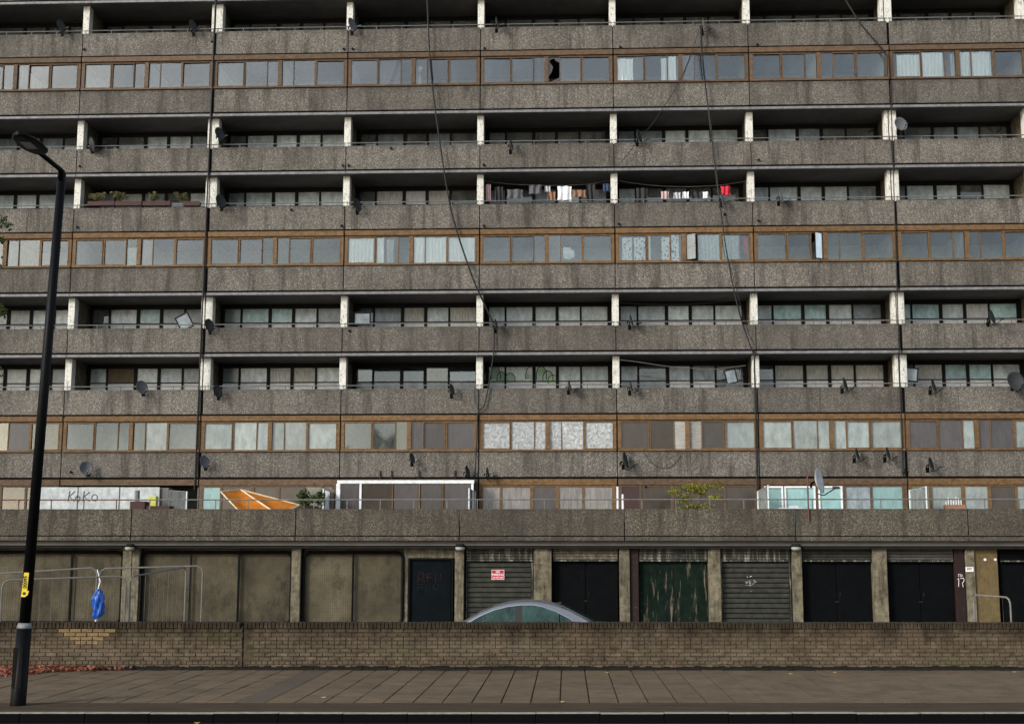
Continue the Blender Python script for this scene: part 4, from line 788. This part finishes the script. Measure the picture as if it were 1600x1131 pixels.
def car():
    Yc = 30.9; hw = .9; cx = at(806, 960, Yc-hw).x; zr = at(815, 938.5, Yc-.62).z; z0 = YARD
    H = zr-z0; s_ = H/1.42
    t_ = thing('parked_car', 'silver saloon car parked behind the brick wall, only roof and side windows showing', 'car', (cx, Yc, z0))
    def pt(x, y, z): return (cx+x, Yc+y, z0+z*s_)
    # body shell by cross-sections along x (nose to the left)
    secs = [(-2.32, .72, .35, .62), (-2.25, .8, .28, .7), (-1.9, .87, .22, .8), (-1.3, .9, .2, .84), (-.8, .91, .2, .87), (.5, .91, .2, .89), (1.3, .91, .2, .9), (1.9, .88, .22, .91), (2.25, .82, .3, .9), (2.34, .74, .38, .82)]
    b = MB(); n = 10
    def ring(x, w, zl, zh): return [pt(x, -w*.9, zl), pt(x, -w, zl+.12), pt(x, -w, zl+(zh-zl)*.55), pt(x, -w*.985, zh-.1), pt(x, -w*.9, zh), pt(x, w*.9, zh), pt(x, w*.985, zh-.1), pt(x, w, zl+(zh-zl)*.55), pt(x, w, zl+.12), pt(x, w*.9, zl)]
    for q in secs: b.v += ring(*q)
    for i in range(len(secs)-1):
        for j in range(n): b.f.append((i*n+j, i*n+(j+1) % n, (i+1)*n+(j+1) % n, (i+1)*n+j))
    b.f += [tuple(reversed(range(n))), tuple((len(secs)-1)*n+j for j in range(n))]; b.build('body', 'car_paint', t_, True)
    # greenhouse: x, roof-line z, half width at that height
    prof = [(-1.38, .86), (-1.1, 1.03), (-.8, 1.19), (-.5, 1.31), (-.2, 1.38), (.1, 1.415), (.35, 1.42), (.6, 1.4), (.9, 1.34), (1.2, 1.235), (1.5, 1.09), (1.85, .9)]
    hwz = lambda z: .86-.24*max(0, (z-.88)/.54); g = MB(); m = 7
    for x, z in prof:
        w = hwz(z); wb = hwz(.88); z_b = .86
        g.v += [pt(x, -wb, min(z_b, z-.01)), pt(x, -w, z-.035), pt(x, -w*.93, z-.005), pt(x, 0, z+.012), pt(x, w*.93, z-.005), pt(x, w, z-.035), pt(x, wb, min(z_b, z-.01))]
    for i in range(len(prof)-1):
        for j in range(1, m-2): g.f.append((i*m+j, i*m+j+1, (i+1)*m+j+1, (i+1)*m+j))
    g.build('roof', 'car_paint', t_, True)
    def rz(x):
        for (x0, a), (x1, b_) in zip(prof, prof[1:]):
            if x0 <= x <= x1: return a+(b_-a)*(x-x0)/(x1-x0)
        return .86
    def side(x0, x1, sgn, name, mat, drop=.075, n_=10, out=.012):
        up_, lo = [], []
        for i in range(n_+1):
            x = x0+(x1-x0)*i/n_; z = max(.905, rz(x)-band(x)); up_.append(pt(x, sgn*(hwz(z)+out), z)); lo.append(pt(x, sgn*(hwz(.9)+out), .9))
        return MB().poly(lo+list(reversed(up_)), (0, -sgn*.008, 0)).build(name, mat, t_)
    band = lambda x: .085+max(0, x-.45)*.13
    def rail(sgn):
        up_, lo = [], []
        for i in range(31):
            x = -1.36+3.18*i/30; zt_ = rz(x)-.03; zl_ = max(.87, min(zt_-.004, rz(x)-band(x)-.0)); up_.append(pt(x, sgn*(hwz(zt_)+.004), zt_)); lo.append(pt(x, sgn*(hwz(zl_)+.012), zl_))
        r_ = MB(); r_.v = up_+lo; r_.f = [(i, i+1, 32+i, 31+i) for i in range(30)]; return r_.build('side_rail', 'car_paint', t_)
    for x, z, w in ((-.35, .92, .25), (-.35, .92, -.0)):
        for sy in (-.38, .38):
            if w: MB().tube([pt(x+.05, sy, .5), pt(x+.12, sy, .85), pt(x+.2, sy, 1.03)], [.22, .2, .16], 8).build('seat', 'rubber', t_, True); MB().tube([pt(x+.2, sy, 1.06), pt(x+.22, sy, 1.2)], [.11, .1], 8).build('headrest', 'rubber', t_, True)
    MB().tube([pt(.95, -.55, .88), pt(.95, .55, .88)], .13, 8).build('rear_bench', 'rubber', t_, True)
    for sg in (-1, 1):
        rail(sg)
        side(-1.17, -.02, sg, 'side_window', 'glass_car'); side(.14, .98, sg, 'side_window', 'glass_car'); side(1.0, 1.3, sg, 'quarter_light', 'glass_car'); side(-.02, .14, sg, 'door_pillar', 'rubber')
        tr = [pt(x, sg*(hwz(rz(x)-band(x))+.016), max(.9, rz(x)-band(x))) for x in [-1.2+.1*i for i in range(26)]]; MB().tube(tr, .011, 5).build('window_trim', 'chrome', t_)
        for x in (-1.42, 1.38):
            w_ = MB(); wc = Vector(pt(x, sg*.8, .32)); rr = .33*s_; seg = 20
            for yy, r_ in ((-.11, rr*.55), (-.11, rr), (.11, rr), (.11, rr*.55)):
                for j in range(seg): w_.v.append((wc.x+r_*math.cos(2*math.pi*j/seg), wc.y+yy, wc.z+r_*math.sin(2*math.pi*j/seg)))
            for i in range(3):
                for j in range(seg): w_.f.append((i*seg+j, i*seg+(j+1) % seg, (i+1)*seg+(j+1) % seg, (i+1)*seg+j))
            wo = w_.build('wheel', 'rubber', t_); MB().tube([(wc.x, wc.y-.1, wc.z), (wc.x, wc.y+.1, wc.z)], rr*.56, 16).build('rim', 'chrome', wo)
        MB().box(cx-2.36, cx-2.2, Yc+sg*.62-.16, Yc+sg*.62+.16, z0+.55*s_, z0+.68*s_).build('headlight', 'lens', t_); MB().box(cx+2.24, cx+2.36, Yc+sg*.62-.16, Yc+sg*.62+.16, z0+.72*s_, z0+.9*s_).build('tail_light', 'cloth_red', t_)
    fl = lambda x: pt(x, 0, rz(x)+.02)
    MB().poly([pt(-1.33, -.7, .905), pt(-1.33, .7, .905), pt(-.55, .56, 1.305), pt(-.55, -.56, 1.305)], (-.004, 0, .006)).build('windscreen', 'glass_tealcar', t_); MB().poly([pt(1.05, -.56, 1.31), pt(1.05, .56, 1.31), pt(1.8, .68, .945), pt(1.8, -.68, .945)], (.004, 0, .012)).build('rear_window', 'glass_tealcar', t_)
    MB().poly([pt(.85, -.03, 1.36), pt(1.02, -.03, 1.31), pt(1.03, -.03, 1.38)], (0, .03, 0)).build('aerial_fin', 'rubber', t_)
k = NT('glass_tealcar'); k.col((.03, .075, .066)).rough(.05, .45)
car()

# ------------------------------------------------------------------ lamp post
def lamp():
    b = Vector((-8.234, 19.67, 0)); top = at(97, 270, 19.67); ax = (top-b).normalized(); L = (top-b).length
    t_ = thing('lamp_post', 'tall leaning black street lamp post with a flat lantern at the left', 'street lamp', b)
    zb = at(38, 978, 19.67).z; q = b+ax*(zb/ax.z)
    MB().tube([b-ax*.05, b+ax*.02, q-ax*.03], [.118, .115, .11], 14).build('base_column', 'black_metal', t_, True)
    MB().tube([q-ax*.031, q, q+ax*.05], [.115, .11, .09], 14).build('collar', 'ledge_metal', t_, True)
    MB().tube([q+ax*.04, b+ax*L*.6, top], [.084, .075, .066], 14).build('shaft', 'black_metal', t_, True)
    MB().box(b.x-.07, b.x+.07, b.y-.108, b.y-.1, .25, .85).build('access_door', 'black_metal', t_)
    s0 = top-ax*.25; e = Vector((top.x+.06, top.y-1.05, top.z+.0)); MB().tube([s0, top+Vector((0, -.03, .02)), top+Vector((.0, -.15, .03)), e], [.06, .055, .04, .036], 10).build('arm', 'black_metal', t_, True)
    d = (e-top).normalized(); d.z *= .6; d.normalize(); sd_ = d.cross(Vector((0, 0, 1))).normalized(); u_ = sd_.cross(d); ln = MB()
    prof = [(0, .06), (.06, .13), (.2, .185), (.45, .2), (.72, .17), (.88, .1), (.93, .015)]
    for (s_, w) in prof:
        c = e+d*(s_-.05)
        for j in range(12):
            th = 2*math.pi*j/12; ln.v.append(tuple(c+sd_*(w*math.cos(th))+u_*((.06 if math.sin(th) > 0 else .03)*math.sin(th))))
    for i in range(len(prof)-1):
        for j in range(12): ln.f.append((i*12+j, i*12+(j+1) % 12, (i+1)*12+(j+1) % 12, (i+1)*12+j))
    ln.f += [tuple(reversed(range(12))), tuple(6*12+j for j in range(12))]; lo = ln.build('lantern', 'black_metal', t_, True)
    c = e+d*.45-u_*.036; MB().poly([c-d*.16-sd_*.08, c+d*.16-sd_*.08, c+d*.16+sd_*.08, c-d*.16+sd_*.08], u_*.006).build('lens', 'lens', lo)
    zc = at(44, 912, 19.6).z; c = b+ax*(zc/ax.z); st = MB(); w = .05; yy = c.y-.094
    st.poly([(c.x-.06, yy, c.z-.19), (c.x+.0, yy, c.z-.195), (c.x+.045, yy, c.z-.16), (c.x+.06, yy, c.z-.1), (c.x+.03, yy, c.z-.1), (c.x+.045, yy, c.z+.17), (c.x-.03, yy, c.z+.17), (c.x-.05, yy, c.z-.1)], (0, .006, 0)); so = st.build('yellow_sticker', 'sticker', t_)
    text('00095', .075, 'letter_black', 'sticker_lettering', so, (c.x-.002, yy-.003, c.z+.03), (R(90), R(-90), 0)); MB().tube([(c.x-.01, yy-.002, c.z-.14), (c.x-.01, yy, c.z-.14)], .025, 10).build('sticker_mark', 'shrub_pot', so)
lamp()

# ------------------------------------------------------------------ street tree whose outer leaves reach into the left edge, fallen leaves
def tree():
    bx_, by_ = -13.6, 23.2; t_ = thing('street_tree', 'street tree whose outermost leaves reach in at the left edge', 'tree', (bx_, by_, 0)); tr = MB(); tr.tube([(bx_, by_, -.1), (bx_+.03, by_, 1.5), (bx_-.05, by_+.05, 3.4), (bx_+.05, by_, 5.5), (bx_, by_, 7.5)], [.24, .19, .16, .11, .05], 10)
    lv = MB()
    for i in range(46):
        a = i*2.4; z = 3.9+i*.1; L = random.uniform(1.6, 3.1)*(1-.35*abs(z-6)/4); e = Vector((bx_+L*math.cos(a), by_+L*math.sin(a)*.9, z+random.uniform(.2, 1.1))); m_ = Vector((bx_, by_, z)).lerp(e, .5)+Vector((0, 0, .15)); tr.tube([(bx_, by_, z), m_, e], [.05, .03, .008], 5)
        leaf_mesh(lv, e, 130, .55, .55, .42, .04, .075); leaf_mesh(lv, m_, 70, .5, .5, .4, .04, .07)
    for px, py, r in ((3, 345, .1), (9, 352, .12), (2, 375, .08), (2, 480, .1), (3, 490, .09)):
        e = at(px, py, 23.2); z = e.z-.3; tr.tube([(bx_, by_, z-.6), ((bx_+e.x)/2, by_, z), e], [.05, .025, .005], 5); leaf_mesh(lv, e, 14, r, r, r, .04, .075); leaf_mesh(lv, e-Vector((.5, 0, 0)), 70, .4, .4, .3, .04, .075)
    lv.build('crown', 'leaf', t_); tr.build('trunk', 'bark', t_, True)
tree()
def far_tree():                          # stands across the road; its dark crown mirrors in the lowest window band
    bx_, by_ = -17.6, -20; t_ = thing('street_tree', 'tall tree across the road whose dark crown mirrors in lowest band windows', 'tree', (bx_, by_, -.5)); tr = MB(); lv = MB()
    tr.tube([(bx_, by_, -.6), (bx_+.1, by_, 4), (bx_-.1, by_, 9), (bx_, by_, 15)], [.4, .32, .22, .05], 10)
    for i in range(60):
        a = i*2.4; z = 5+i*.17; L = random.uniform(1.6, 3.8)*(1-.4*abs(z-9)/7); e = Vector((bx_+L*math.cos(a), by_+L*math.sin(a), z+random.uniform(.2, 1))); tr.tube([(bx_, by_, z-.4), e], [.08, .015], 5); leaf_mesh(lv, e, 120, .9, .9, .7, .1, .17)
    lv.build('crown', 'leaf', t_); tr.build('trunk', 'bark', t_, True)
far_tree()
lm = MB()
for i in range(1500):
    x = -10.9+abs(random.gauss(0, 1))*.75; d = abs(random.gauss(0, .28))*(1 if x < -9.9 else .4)
    if x > -8.3: continue
    y = yl(WALL_Y, x)-.05-d*2.2; z = .02+random.random()*.07*max(0, 1-d*1.5); s_ = random.uniform(.03, .055); a = Vector((random.gauss(0, 1), random.gauss(0, 1), random.gauss(0, .35))).normalized(); b = a.orthogonal(); b.rotate(Matrix.Rotation(random.random()*6.28, 3, a)); p = Vector((x, y, z))
    lm.poly([p-a*s_, p+b*s_*.5, p+a*s_, p-b*s_*.5])
tag(lm.build('leaf_litter', 'leaf_rust', None), 'drift of rusty fallen leaves against the foot of the wall at left', 'leaves', kind='stuff')
def one_leaf(px, py, z, m, label, s_=.055):
    r = ray(px, py); p = EYE+r*((z-EYE.z)/r.z); mb = MB()
    for a in (-60, -25, 10, 45, 80): d = Vector((math.cos(R(a+90)), math.sin(R(a+90)), .35)); e = Vector((-d.y, d.x, .05))*.25; mb.poly([p, p+(d*.6+e)*s_, p+d*s_, p+(d*.6-e)*s_])
    tag(mb.build('fallen_leaf', m, None, False, p), label, 'leaf', 'single leaves on the ground')
for px, py, z, m, lb in ((948, 1051, .005, 'leaf_gold', 'golden leaf on the paving against the wall, right of centre'), (1235, 1053, .005, 'leaf_gold', 'orange leaf on the paving below the second slatted shutter'), (1304, 1051, .005, 'leaf_gold', 'pale leaf on the paving right of the orange one'), (878, 1097, .005, 'leaf_gold', 'small leaf at the edge of the paving slabs near the centre'),
                         (1443, 1128, -.135, 'leaf_rust', 'reddish leaf in the gutter at the right'), (480, 1129, -.135, 'leaf_gold', 'yellow leaf in the gutter left of centre'), (307, 1130, -.135, 'leaf_gold', 'pale leaf in the gutter at the left'), (1585, 1050, .005, 'leaf_gold', 'pale leaf on the paving at the far right'), (505, 1090, .005, 'leaf_gold', 'yellow leaf on the paving beside the tarmac strip')):
    one_leaf(px, py, z, m, lb)
